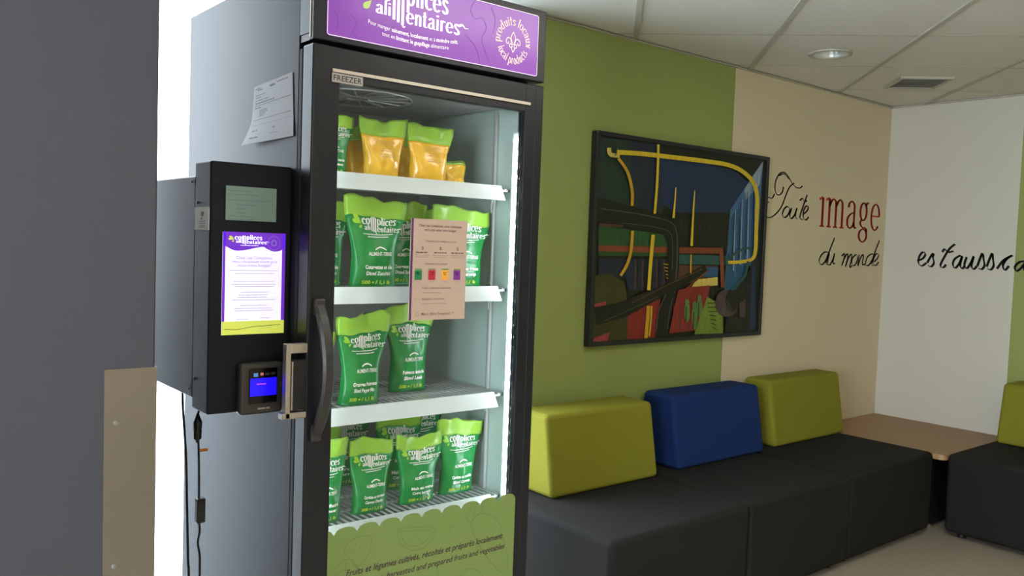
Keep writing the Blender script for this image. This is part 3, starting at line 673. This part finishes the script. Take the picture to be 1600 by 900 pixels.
for b in (420, 614, 706): pb.polys(rect(nx(82), nz(b), nx(88), nz(b-12)), fn, 2)
pb.build('notice_print', ['brown_ink', 'plum', 'brown_faint', 'i_green', 'i_red', 'i_orange', 'i_purple', 'decal'], nt_)

# ------------------------------------------------------------------ payment lock box on the freezer's left side
bx = thing('payment_box', 'black payment box with lit screen and card reader on freezer side', 'payment terminal', (.826, 2.2, 1.03))
BX0, BX1 = .724, .9275
bm_ = MB().rbox(BX0, BX1, 2.000, 2.104, 1.040, 1.642, .004, 2)
bm_.build('front_shell', 'box', bx)
MB().rbox(BX0+.001, BX1, 2.1045, 2.50, 1.064, 1.610, .003, 1).build('back_shell', 'box', bx)
for y, z in ((2.085, 1.545), (2.088, 1.115), (2.125, 1.597), (2.125, 1.085)):
    MB().lathe([(.0001, .003), (.003, .0025), (.0042, 0)], (0, 0, 0), 10).build('screw', 'black_soft', None)
    s_ = COL.objects[-1]; s_.rotation_euler = (0, -PI/2, 0); s_.location = (BX0-.0002, y, z); s_.parent = bx; s_.matrix_parent_inverse = WORLDMAT[bx.name].inverted()
yb = 1.9985
scr = MB().box(.755, .9125, yb, 2.0004, 1.2295, 1.4770).build('touch_screen', 'scr_white', bx)
sp = MB(); fy = onfront(yb-.0006); rg = random.Random(9)
x0, x1, z0, z1 = .755, .9125, 1.2295, 1.4770
def sx(a): return x0+(a-30)/328*(x1-x0)
def sz(b): return z1-(b-292)/548*(z1-z0)
sp.polys(rect(x0, z0, x0+.0065, z1)+rect(x1-.0085, z0, x1, z1), fy, 0)
wv = S_([(30, 362), (50, 372), (90, 390), (140, 388), (200, 374), (238, 368), (258, 378), (295, 392), (330, 386), (358, 372)])
sp.polys([[(sx(a[0]), sz(292)), (sx(b[0]), sz(292)), (sx(b[0]), sz(b[1])), (sx(a[0]), sz(a[1]))] for a, b in zip(wv[:-1], wv[1:])], fy, 0)
sp.polys(rect(x0, z0, x1, sz(768)), onfront(yb-.0008), 1)
sp.polys(band(S_([(sx(42), sz(808)), (sx(110), sz(812)), (sx(190), sz(800)), (sx(260), sz(797)), (sx(340), sz(792))]), .0012), onfront(yb-.0011), 2)
f2 = onfront(yb-.0010)
sp.polys(xf(LOGO_W, sx(88), sz(350), .0102, .0082), f2, 3); sp.polys(xf(LOGO_L, sx(88), sz(350), .0100, .0070), f2, 1); sp.polys(lines(sx(120), sx(215), sz(364), .0016, rg), f2, 3)
sp.polys(band(el(sx(295), sz(346), .0158, .0170, n=24), .0012), f2, 5); sp.polys(xf(fleur(1), sx(295)-cx*1, sz(346)-cz*1+.001) if False else band(el(sx(295), sz(346), .0065, .0070, n=8), .0030), f2, 5)
def stx(s, a0, a1, b, hgt, mi=5): sp.polys(fit(sans(s, 1), sx(a0), sx(a1), sz(b), hgt), f2, mi)
stx('Chez Les Complices,', 98, 290, 436, .0110); stx('vous choisissez votre prix', 78, 315, 456, .0105); stx('selon votre budget!', 105, 280, 476, .0105)
for b, a0, a1 in ((498, 68, 316), (514, 90, 300), (556, 85, 300), (572, 75, 312), (584, 90, 298), (614, 125, 268), (630, 112, 270), (642, 110, 262), (656, 80, 305), (686, 125, 262), (702, 95, 292), (714, 95, 296), (760, 105, 165), (756, 230, 280)):
    sp.polys(lines(sx(a0), sx(a1), sz(b), .0017, rg), f2, 4)
sp.build('screen_image', ['scr_purple', 'scr_lime', 'scr_dark', 'scr_white', 'scr_grey', 'scr_lilac'], scr)
# card reader
rd = MB().rbox(.793, .9035, 1.972, 2.0005, 1.035, 1.161, .009, 3).build('card_reader', 'bezel', bx)
MB().rbox(.8145, .8860, 1.9695, 1.9725, 1.062, 1.148, .001, 1).build('reader_window', 'reader_glass', rd)
rp = MB().polys(rect(.8165, 1.081, .8840, 1.1245), onfront(1.9690), 0).polys(rect(.833, 1.1085, .857, 1.1115), onfront(1.9687), 1)
rp.polys(rect(.825, 1.1285, .836, 1.1375), onfront(1.9690), 2).polys(rect(.842, 1.131, .850, 1.1375), onfront(1.9690), 3).polys(rect(.854, 1.131, .866, 1.1365)+rect(.869, 1.131, .880, 1.1375), onfront(1.9690), 4)
rp.build('reader_display', ['scr_blue', 'scr_pink', 'scr_cyan', 'scr_rose', 'bezel'], rd)
MB().polys(lines(.838, .868, 1.0475, .004, random.Random(2))+band(el(.894, 1.105, .0024, .007, -80, 80, 8), .0012), onfront(1.9716)).build('reader_mark', 'silver', rd)
# lock bracket and magnet
ly = 1.893
def lk(x): return at(x, 595, 1, ly)[0]
def lzz(y): return at(450, y, 1, ly)[2]
b0, b1, b2, b3 = lk(447), lk(454.5), lk(458), .9276
z0, z1, z2, z3 = lzz(655), lzz(646), lzz(553), lzz(538)
br = MB().rbox(b0, b1, ly, ly+.022, z0, z3, .0015, 1).rbox(b1, b3, ly, ly+.022, z2, z3, .0015, 1).rbox(b0-.008, b3, ly, ly+.024, z0-.001, z1, .0015, 1)
br.build('lock_bracket', 'alu', door)
MB().rbox(b2, b3+.0002, ly+.001, ly+.02, lzz(643), lzz(564), .002, 1).build('lock_magnet', 'black_soft', door)
MB().box(b2-.004, b2-.0002, ly, ly+.02, lzz(642), lzz(566)).build('lock_plate', 'alu', door)
# papers on the box and on the freezer's side
t = thing('mint_note', 'pale mint handwritten note above the lit screen', 'note', (.823, 1.999, 1.505))
MB().box(.760, .8862, 1.9972, 1.9994, 1.5045, 1.5860).build('sheet', 'mint', t)
nb = MB(); rg = random.Random(12)
for z, a0, a1 in ((1.575, .764, .826), (1.566, .764, .842), (1.553, .766, .872), (1.542, .786, .836), (1.532, .786, .808), (1.522, .786, .812), (1.514, .766, .832), (1.507, .766, .830)):
    pts = []; x = a0
    while x < a1: pts.append((x, z+rg.uniform(-.0016, .0022))); x += .0024
    nb.polys(band(pts, .0009), onfront(1.9968))
nb.build('handwriting', 'mint_line', t)
t = thing('paper_tag', 'small white card tag with round emblem on the box side', 'tag', (.7235, 2.05, 1.48))
MB().box(.7222, .7238, 2.003, 2.098, 1.479, 1.5335).build('card', 'tagpaper', t)
tp = MB(); fx = lambda y, z: (.7219, y, z)
tp.polys(disc(2.045, 1.517, .010, .0065, 12), fx); tp.polys(rect(2.046, 1.503, 2.054, 1.509), fx)
for z in (1.499, 1.494, 1.489, 1.485): tp.polys(lines(2.028, 2.068, z, .0016, rg), fx)
tp.build('tag_print', 'paper_line', t)
t = thing('delivery_slip', 'white printed delivery slip stuck on the grey freezer side', 'paper', (.9265, 2.14, 1.72))
pb = MB(); N = 10; vs = []
qs = [at(397, 136, 0, .9265), at(457, 112, 0, .9265), at(459, 212, 0, .9265), at(388, 228, 0, .9265)]
def sheet(u, v, off=0):
    p = (1-u)*(1-v)*qs[0]+u*(1-v)*qs[1]+u*v*qs[2]+(1-u)*v*qs[3]
    lift = .022*max(0, v-.45)**2*(1-u)**1.5*3+.004*u*max(0, v-.7)
    side = .02*math.sin(PI*v)*(1-u)*.35
    return (p[0]-lift-off, p[1]-side, p[2])
for i in range(N+1): vs += [sheet(j/N, i/N) for j in range(N+1)]
pb.add(vs, [(i*(N+1)+j, i*(N+1)+j+1, (i+1)*(N+1)+j+1, (i+1)*(N+1)+j) for i in range(N) for j in range(N)])
pb.build('sheet', 'paper', t, True)
pp = MB(); rg = random.Random(3); fs_ = lambda a, b: sheet(a, 1-b, .0008)
for v, a0, a1, hgt, mi in ((.93, .06, .20, .018, 0), (.90, .12, .26, .018, 0), (.90, .44, .58, .035, 0), (.93, .62, .90, .014, 0), (.82, .07, .32, .012, 0), (.78, .07, .22, .012, 0), (.73, .07, .42, .012, 0),
                           (.68, .07, .56, .016, 0), (.645, .05, .96, .008, 0), (.60, .07, .22, .016, 0), (.55, .20, .40, .014, 0), (.52, .20, .42, .014, 0), (.49, .20, .34, .014, 0), (.46, .20, .30, .014, 0),
                           (.40, .05, .96, .008, 0), (.31, .05, .96, .006, 1), (.21, .10, .22, .018, 0), (.20, .56, .62, .03, 1), (.12, .50, .70, .010, 1), (.09, .10, .28, .020, 0)):
    n_ = 14
    for p in (lines(a0, a1, v, hgt, rg) if a1-a0 < .7 else [r_ for k in range(n_) for r_ in rect(a0+(a1-a0)*k/n_, v, a0+(a1-a0)*(k+1)/n_, v+hgt)]): pp.polys([p], fs_, mi)
pp.build('slip_print', ['paper_line', 'paper_faint'], t)
# cords
t = thing('power_cord', 'black power cord with plug and inline block hanging below the box', 'cord', (.742, 2.092, .01))
cpts = [(.742, 2.092, 1.04)]+[tuple(at(x, y, 1, 2.092)) for x, y in ((309, 650), (310, 690), (311, 730), (311, 780), (311, 812), (312, 830), (309, 848), (312, 868), (312, 900))]
p_ = cpts[-1]; cpts += [(p_[0]+.004, 2.092, .3), (p_[0]-.01, 2.10, .05), (p_[0]-.03, 2.14, .012), (p_[0]-.10, 2.24, .009)]
def smooth3(P, n=5):
    xy = smooth([(p[0], p[2]) for p in P], n); xz = smooth([(p[1], p[2]) for p in P], n); return [(a[0], b[0], a[1]) for a, b in zip(xy, xz)]
MB().tube(smooth3(cpts), .0028, 7).build('cord', 'cord', t, True)
a = at(309, 648, 1, 2.092); zt = at(309, 646, 1, 2.092)[2]; zb_ = at(309, 692, 1, 2.092)[2]; L_ = zt-zb_
MB().tube([(a[0], 2.092, zt-L_*k) for k in (0, .22, .26, .50, .52, .56, .85, .90, 1)], [.003, .0085, .0105, .0105, .0085, .0100, .0095, .005, .003], 10).build('plug_connector', 'black_soft', t, True)
a = at(313, 778, 1, 2.092); b = at(313, 816, 1, 2.092)
MB().rbox(a[0]-.0105, a[0]+.0105, 2.082, 2.102, b[2], a[2], .003, 2).build('inline_block', 'black_soft', t)
a = at(311, 704, 1, 2.092)
MB().rbox(a[0]-.002, a[0]+.022, 2.090, 2.094, a[2]-.004, a[2]+.0035, .0015, 1).build('cable_tag', 'orange', t)
t = thing('thin_cable', 'thin dark cable hanging down beside the bright window', 'cable', (.742, 2.22, .01))
cp = [tuple(at(x, y, 1, 2.22)) for x, y in ((285, 612), (286, 640), (288, 670), (291, 720), (292, 780), (293, 830), (294, 880), (295, 900))]
p_ = cp[-1]; cp = [(cp[0][0], 2.22, 1.0625)]+cp[1:]+[(p_[0]+.004, 2.22, .3), (p_[0], 2.24, .05), (p_[0]-.02, 2.30, .009), (p_[0]-.05, 2.42, .008)]
tag(t, t['label'], 'cable'); MB().tube(smooth3(cp), .0032, 7).build('cable_run', 'cord', t, True)

# ------------------------------------------------------------------ bench seats, backrests, corner table
def seat(label, x0, x1, y0, y1, z=.443, feet=True):
    t = thing('bench_seat', label, 'seat', ((x0+x1)/2, (y0+y1)/2, 0), 'charcoal bench seats')
    o = MB().rbox(x0, x1, y0, y1, .028, z, .026, 4).build('seat_block', 'fab_dark', t, True); weighted(o)
    for fx_ in (x0+.07, x1-.07):
        for fy_ in (y0+.07, y1-.07): MB().lathe([(.0001, 0), (.022, 0), (.022, .012), (.014, .03)], (fx_, fy_, 0), 12).build('foot', 'black_soft', t)
    return t
seat('charcoal bench seat beside the freezer, under the near lime backrest', 2.150, 2.966, 2.008, 2.775)
seat('middle charcoal bench seat, under the blue backrest', 2.972, 3.766, 2.012, 2.775)
seat('charcoal bench seat by the wooden table, under the far lime backrest', 3.772, 4.622, 2.016, 2.775)
seat('charcoal bench seat along the right wall, at the right edge', 4.640, 5.440, 1.10, 1.958)
def backrest(label, x0, x1, y0, y1, z0, z1, m, axis='y', slope=.055, group='wedge backrests on the bench'):
    if axis == 'y':
        hx = [(x0, y0, z0), (x0+.004, y0+slope, z1), (x0, y1, z0), (x0+.004, y1-.03, z1), (x1, y0, z0), (x1-.004, y0+slope, z1), (x1, y1, z0), (x1-.004, y1-.03, z1)]
    else:
        hx = [(x0, y0, z0), (x0+slope, y0+.004, z1), (x0, y1, z0), (x0+slope, y1-.004, z1), (x1, y0, z0), (x1-.02, y0+.004, z1), (x1, y1, z0), (x1-.02, y1-.004, z1)]
    o = MB().rbox(0, 0, 0, 0, 0, 0, .022, 4, hexa=hx).build('backrest_block', m, None, True); weighted(o)
    return tag(o, label, 'backrest', group)
backrest('lime wedge backrest nearest the freezer', 2.305, 2.955, 2.492, 2.770, .443, .778, 'fab_lime')
backrest('blue wedge backrest between the two lime ones', 3.108, 3.800, 2.508, 2.776, .443, .786, 'fab_blue')
backrest('lime wedge backrest beside the wooden corner table', 3.925, 4.628, 2.530, 2.778, .443, .792, 'fab_lime')
backrest('lime wedge backrest against the right wall, cut off by the edge', 5.165, 5.448, 1.25, 1.925, .443, .782, 'fab_lime', 'x', .05)
t = thing('corner_table', 'brown wood laminate corner table between the two benches', 'table', (5.04, 2.37, 0))
tx0, tx1, ty0, ty1 = 4.628, 5.45, 1.964, 2.78
def rpoly(r, n=6, ins=0):
    p = []
    for cx_, cy_, a, rr_ in ((tx1, ty1, 0, .004), (tx0, ty1, 90, .004), (tx0+r, ty0+r, 180, r), (tx1, ty0, 270, .004)):
        if rr_ < .01: p.append((cx_, cy_))
        else: p += [(cx_+(rr_)*math.cos(math.radians(a+90*k/n)), cy_+(rr_)*math.sin(math.radians(a+90*k/n))) for k in range(n+1)]
    return p
MB().prism(rpoly(.035), .4275, .4325).build('table_top', 'wood', t)
MB().prism(rpoly(.035), .404, .4273).build('table_edge', 'wood_edge', t)
MB().box(tx0+.09, tx1-.02, ty0+.09, ty1-.02, .02, .4038).build('table_base', 'black_soft', t)
for fx_ in (tx0+.12, tx1-.06):
    for fy_ in (ty0+.12, ty1-.06): MB().lathe([(.0001, 0), (.02, 0), (.02, .02)], (fx_, fy_, 0), 12).build('foot', 'alu', t)

# ------------------------------------------------------------------ painting
PC = {'bg': (14, 17, 18), 'teal': (30, 52, 46), 'blue': (20, 40, 78), 'sky': (64, 104, 150), 'pale': (150, 168, 188), 'sky2': (38, 84, 120), 'grn': (38, 78, 42), 'rust': (128, 58, 38), 'ind': (28, 34, 58), 'blk': (16, 15, 17),
      'olive': (58, 58, 26), 'rose': (146, 50, 60), 'red': (128, 34, 34), 'cream': (208, 186, 92), 'lime': (112, 132, 46), 'fig': (84, 122, 62), 'plum': (76, 56, 66), 'yel': (214, 186, 44), 'amb': (196, 152, 40),
      'tq': (40, 84, 82), 'grey': (88, 84, 78), 'brn': (84, 52, 36)}
PK = list(PC); PI_ = {}
for i, k in enumerate(PK):
    M['p_'+k] = mat('oil_paint_'+k, PC[k], .42, bump=.35, bscale=45, vary=.35, vscale=22, stretch=(2.5, 2.5, .7)); PI_[k] = i
YP = 2.748
t = thing('framed_painting', 'large abstract oil painting in thin black frame on green wall', 'painting', (3.40, 2.765, 1.01))
ax0, ax1, az0, az1 = 2.732, 4.068, 1.014, 1.994
fw = .021
MB().box(ax0+fw, ax1-fw, 2.757, 2.783, az0+fw, az1-fw).build('canvas', 'p_bg', t)
for q in ((ax0, ax0+fw, az0, az1), (ax1-fw, ax1, az0, az1), (ax0+fw, ax1-fw, az0, az0+fw), (ax0+fw, ax1-fw, az1-fw, az1)):
    MB().rbox(q[0], q[1], YP, 2.7845, q[2], q[3], .002, 1).build('frame_side', 'pframe', t)
cb = MB(); lay = [0]
CX0, CX1, CZ0, CZ1 = ax0+fw, ax1-fw, az0+fw, az1-fw
def cc(a, b):
    p = at(890+a/2.4315, 190+b/2.4315, 1, 2.7565); return (min(max(p[0], CX0+.002), CX1-.002), min(max(p[2], CZ0+.002), CZ1-.002))
def paint(k, pl):
    lay[0] += 1; y = 2.7565-.00008*lay[0]
    for p in pl: cb.add([(x, y, z) for x, z in (cc(*q) for q in p)], [tuple(range(len(p)))], PI_[k])
def poly(k, p): paint(k, [p])
def pipe(k, p, w, n=5): 
    q = smooth(p, n); ws = w if not isinstance(w, tuple) else [w[0]+(w[1]-w[0])*i/(len(q)-1) for i in range(len(q))]
    paint(k, band(q, ws))
poly('teal', [(108, 60), (240, 70), (390, 150), (350, 350), (108, 290)])
poly('blue', [(350, 140), (520, 158), (620, 185), (690, 235), (600, 345), (400, 345), (340, 300)])
poly('ind', [(230, 75), (350, 85), (350, 330), (300, 340), (240, 310)])
poly('teal', [(108, 60), (230, 72), (238, 300), (108, 285)])
poly('sky', [(735, 150), (690, 215), (610, 335), (596, 520), (588, 640), (650, 600), (700, 520), (720, 380)])
poly('pale', [(735, 150), (690, 215), (664, 258), (668, 300), (722, 240)])
poly('sky2', [(640, 330), (610, 370), (598, 520), (590, 640), (640, 640), (670, 560), (660, 420)])
for i in range(16):
    x = 605+i*6.5; y0 = 345-i*10; pipe(('sky', 'sky2', 'blue', 'pale')[i % 4], [(x+6, y0+20), (x+2, y0+120), (x-2, 500+(i % 5)*22)], (2, 5))
poly('grn', [(108, 395), (240, 412), (370, 430), (370, 512), (108, 510)])
poly('rust', [(108, 470), (370, 476), (580, 480), (582, 502), (370, 500), (108, 492)])
poly('blk', [(390, 345), (600, 345), (600, 470), (420, 470)])
for i in range(9): pipe('teal', [(420+i*18, 375+(i % 3)*12), (426+i*18, 420)], (2, 3))
poly('ind', [(108, 520), (370, 522), (370, 640), (220, 640), (210, 590), (108, 590)])
for i in range(14): pipe(('ind', 'brn', 'bg')[i % 3], [(240+i*9, 525), (238+i*9, 640)], 5)
poly('tq', [(410, 505), (590, 510), (590, 545), (410, 540)]); poly('brn', [(410, 545), (560, 548), (500, 600), (410, 625)])
poly('sky2', [(510, 555), (562, 552), (560, 592), (505, 590)])
poly('cream', [(480, 600), (560, 590), (560, 622), (460, 630)])
poly('red', [(410, 640), (460, 628), (530, 622), (515, 720), (500, 790), (375, 805)])
poly('red', [(215, 700), (285, 660), (345, 640), (330, 820), (215, 828)])
for i in range(10): pipe(('rose', 'rust', 'brn')[i % 3], [(395+i*12, 660+(i % 3)*14), (392+i*11, 790)], (2, 4))
poly('lime', [(520, 665), (578, 700), (580, 806), (470, 808)])
for i in range(7): pipe('blk', [(520+i*3, 690+i*15), (555, 688+i*17)], 3)
poly('bg', [(600, 690), (700, 530), (704, 806), (585, 806)]); poly('blue', [(690, 560), (702, 540), (702, 780), (680, 800)])
poly('blk', [(100, 285), (240, 325), (320, 350), (390, 372), (415, 420), (412, 560), (398, 660), (365, 660), (362, 560), (370, 460), (350, 425), (220, 405), (100, 380)])
pipe('grey', [(110, 330), (250, 350), (370, 378), (402, 420), (404, 540), (394, 650)], 3); pipe('grey', [(200, 385), (340, 405), (385, 440), (386, 560)], 2)
poly('brn', [(108, 386), (200, 392), (198, 402), (108, 398)])
poly('olive', [(88, 585), (150, 578), (205, 610), (218, 700), (215, 830), (82, 836)])
poly('rose', [(92, 692), (138, 682), (132, 705), (90, 715)]); poly('rose', [(84, 836), (90, 822), (150, 798), (140, 834)])
pipe('blk', [(88, 740), (200, 712), (300, 665), (400, 620), (515, 556)], (70, 26))
pipe('grey', [(120, 760), (230, 712), (330, 665)], 2); pipe('brn', [(230, 690), (330, 640), (400, 605), (500, 560)], 4); pipe('rust', [(400, 665), (470, 610), (520, 565)], 4)
pipe('blk', [(385, 655), (352, 735), (345, 822)], 46); pipe('grey', [(362, 655), (335, 720), (325, 800)], 3); pipe('grey', [(388, 668), (374, 730), (368, 790)], 2)
pipe('rust', [(572, 485), (575, 560), (578, 630)], 14); pipe('rust', [(420, 490), (500, 488), (572, 488)], 14)
for x, y, h in ((442, 722, 50), (470, 742, 62), (489, 705, 48)):
    paint('fig', disc(x, y-h*.75, 8, 12, 10)); paint('fig', disc(x, y, 11, h*.8, 12)); pipe('blk', [(x-3, y-20), (x-4, y+h*.7)], 3)
paint('plum', disc(592, 690, 44, 52, 20)); paint('blk', disc(612, 680, 26, 44, 16))
for i in range(6): pipe('grey', [(556+i*9, 655+i*6), (570+i*8, 700+i*5), (582+i*6, 738)], 2)
poly('plum', [(640, 690), (664, 672), (662, 742), (640, 744)])
YW_ = 15
pipe('cream', [(145, 100), (150, 125), (185, 130)], 16); pipe('grey', [(180, 100), (168, 130)], 5)
pipe('yel', [(175, 117), (250, 121), (345, 131), (520, 152), (600, 166), (655, 192), (695, 236), (708, 300), (704, 400), (702, 480), (690, 520), (650, 532), (595, 535)], (18, 12))
pipe('amb', [(180, 140), (214, 190), (232, 260), (232, 320)], 11); pipe('amb', [(234, 415), (228, 490), (212, 545), (188, 585)], 11)
pipe('yel', [(332, 84), (328, 220), (318, 350)], 9); pipe('yel', [(312, 430), (302, 540), (295, 640)], 13); pipe('amb', [(294, 700), (290, 760), (284, 822)], 13); pipe('amb', [(306, 700), (303, 760), (297, 815)], 7)
pipe('yel', [(398, 250), (394, 310), (389, 366)], (3, 9)); pipe('yel', [(470, 262), (464, 350), (458, 472)], (3, 10)); pipe('amb', [(456, 505), (454, 575)], 5)
pipe('tq', [(598, 520), (640, 490), (675, 480), (688, 500)], 9); pipe('tq', [(672, 530), (664, 575), (640, 612), (610, 640)], 9); pipe('tq', [(590, 508), (594, 560)], 9)
for i in range(5): pipe('amb', [(350+i*3, 540+i*13), (368, 543+i*13)], 3)
cb.build('painted_image', ['p_'+k for k in PK], t)

# ------------------------------------------------------------------ wall lettering
def lettered(crop, ax, val, off):
    def f(c):
        p = at(1160+c[0]/3.6, 230+c[1]/3.6, ax, val); return (p[0], p[2]) if ax == 1 else (-p[1], p[2])
    return [f(c) for c in crop]
def word(strokes, counts, parent, ax, val, m, nib=(.0125, -.0070), hair=.0052):
    fnn = (lambda a, z: (a, val-.0012, z)) if ax == 1 else (lambda a, z: (val-.0012, -a, z)); i = 0
    for n in counts:                                # every letter its own decal
        b = MB()
        for s in strokes[i:i+n]: b.polys(stroke(smooth(lettered(s, ax, val, 0), 7), nib, hair), fnn)
        b.build('letter', m, parent); i += n
t = thing('wall_lettering', 'black and red painted wall words on cream wall, right of painting', 'lettering', (4.75, YB-.001, 1.2))
word([[(337, 218), (322, 230), (300, 225), (280, 203), (258, 166), (238, 143), (212, 146), (190, 180), (182, 225), (190, 262), (208, 268), (224, 250), (230, 222)], [(205, 160), (235, 150), (262, 180)],
      [(292, 200), (264, 225), (242, 275), (218, 335), (186, 376), (152, 396), (115, 384)], [(180, 262), (166, 286), (145, 282), (128, 292)], [(150, 312), (132, 305), (116, 306), (124, 332)]],
     [5], t, 1, YB, 'ink_wall', (.011, -.004), .0060)
word([[(250, 332), (232, 350), (224, 378), (234, 396), (254, 382), (266, 350), (250, 332)], [(276, 342), (265, 382), (274, 402), (294, 378), (306, 342), (296, 388), (308, 404)],
      [(364, 268), (338, 340), (322, 396), (338, 408)], [(322, 300), (338, 288), (348, 306), (362, 300)], [(340, 378), (364, 356), (370, 334), (355, 334), (342, 362), (342, 396), (355, 410), (372, 392)]], [1, 1, 2, 1], t, 1, YB, 'ink_wall')
gl, gw = didone('jmage', .15, .06, serif=1, squeeze=.62)
p0 = lettered([(424, 442)], 1, YB, 0)[0]; p1 = lettered([(770, 466)], 1, YB, 0)[0]; ph_ = lettered([(430, 275)], 1, YB, 0)[0][1]-p0[1]
xs = [q[0] for p in gl for q in p]; sc_ = (p1[0]-p0[0])/(max(xs)-min(xs)); x_ = 0
for ch in 'jmage':
    g_, w_ = didone(ch, .15, .06, serif=1, squeeze=.62)
    MB().polys([[((x+x_-min(xs))*sc_+p0[0], y*ph_*.97+p0[1]-.004*((x+x_)/gw)) for x, y in p] for p in g_], onfront(YB-.0012)).build('letter', 'red_wall', t); x_ += w_
word([[(484, 592), (462, 590), (440, 612), (431, 642), (444, 661), (466, 640), (484, 596)], [(518, 510), (492, 575), (470, 648), (482, 662)], [(488, 597), (478, 648), (490, 662), (508, 630), (518, 597), (508, 652), (520, 652)]], [2, 1], t, 1, YB, 'ink_wall')
word([[(558, 612), (574, 598), (570, 630), (558, 665), (575, 620), (592, 600), (590, 630), (578, 672), (597, 620), (614, 602), (610, 640), (602, 676), (616, 666)], [(637, 603), (618, 625), (614, 655), (627, 666), (642, 645), (646, 615), (637, 603)],
      [(656, 605), (648, 668), (664, 622), (680, 604), (676, 640), (674, 662), (688, 656)], [(741, 604), (722, 602), (700, 622), (692, 655), (704, 667), (724, 645), (741, 606)], [(770, 525), (745, 590), (726, 655), (738, 667)],
      [(740, 645), (758, 625), (766, 605), (752, 600), (738, 625), (734, 650), (748, 666), (766, 645)]], [1, 1, 1, 2, 1], t, 1, YB, 'ink_wall')
t = thing('wall_lettering', 'black cursive painted words on the white right wall', 'lettering', (XR-.001, 2.2, 1.2))
word([[(985, 640), (1015, 626), (1030, 602), (1016, 590), (997, 612), (990, 648), (1008, 668), (1036, 650)], [(1040, 650), (1064, 608), (1077, 598), (1072, 620), (1078, 650), (1062, 672), (1044, 664)],
      [(1197, 545), (1165, 572), (1135, 620), (1114, 666), (1130, 677), (1146, 660)], [(1124, 590), (1140, 572), (1155, 592), (1188, 584)]], [1, 1, 2], t, 0, XR, 'ink_wall', (.013, -.008), .0060)
word([[(1228, 608), (1196, 628), (1184, 658), (1196, 680), (1220, 655), (1237, 612), (1226, 660), (1236, 684), (1252, 665)], [(1262, 618), (1249, 662), (1262, 682), (1286, 650), (1302, 613), (1289, 665), (1300, 687), (1320, 668)],
      [(1322, 668), (1350, 598), (1357, 630), (1362, 666), (1346, 687), (1328, 680)], [(1374, 672), (1405, 598), (1410, 630), (1413, 668), (1396, 690), (1378, 682)], [(1432, 684), (1470, 636), (1520, 608), (1488, 628), (1466, 664), (1476, 692), (1500, 668)]],
     [1, 1, 1, 1, 1], t, 0, XR, 'ink_wall', (.013, -.008), .0060)
word([[(1600, 640), (1560, 646), (1534, 672), (1540, 697), (1568, 680), (1598, 640), (1584, 680), (1592, 700), (1612, 684)]], [1], t, 0, XR, 'ink_wall', (.013, -.008), .0060)
# lamp bodies for the ceiling area lights; the rear one is added
for x, y in ((.6, -1.2), (2.3, .85)):
    t = thing('ceiling_panel_light', 'added unseen ceiling panel light behind the camera' if y < 0 else 'recessed ceiling panel light in front of the freezer', 'ceiling light', (x, y, 2.43), 'ceiling panel lights')
    MB().box(x-.62, x+.62, y-.32, y+.32, 2.425, 2.4395).build('lamp_body', 'rail', t)
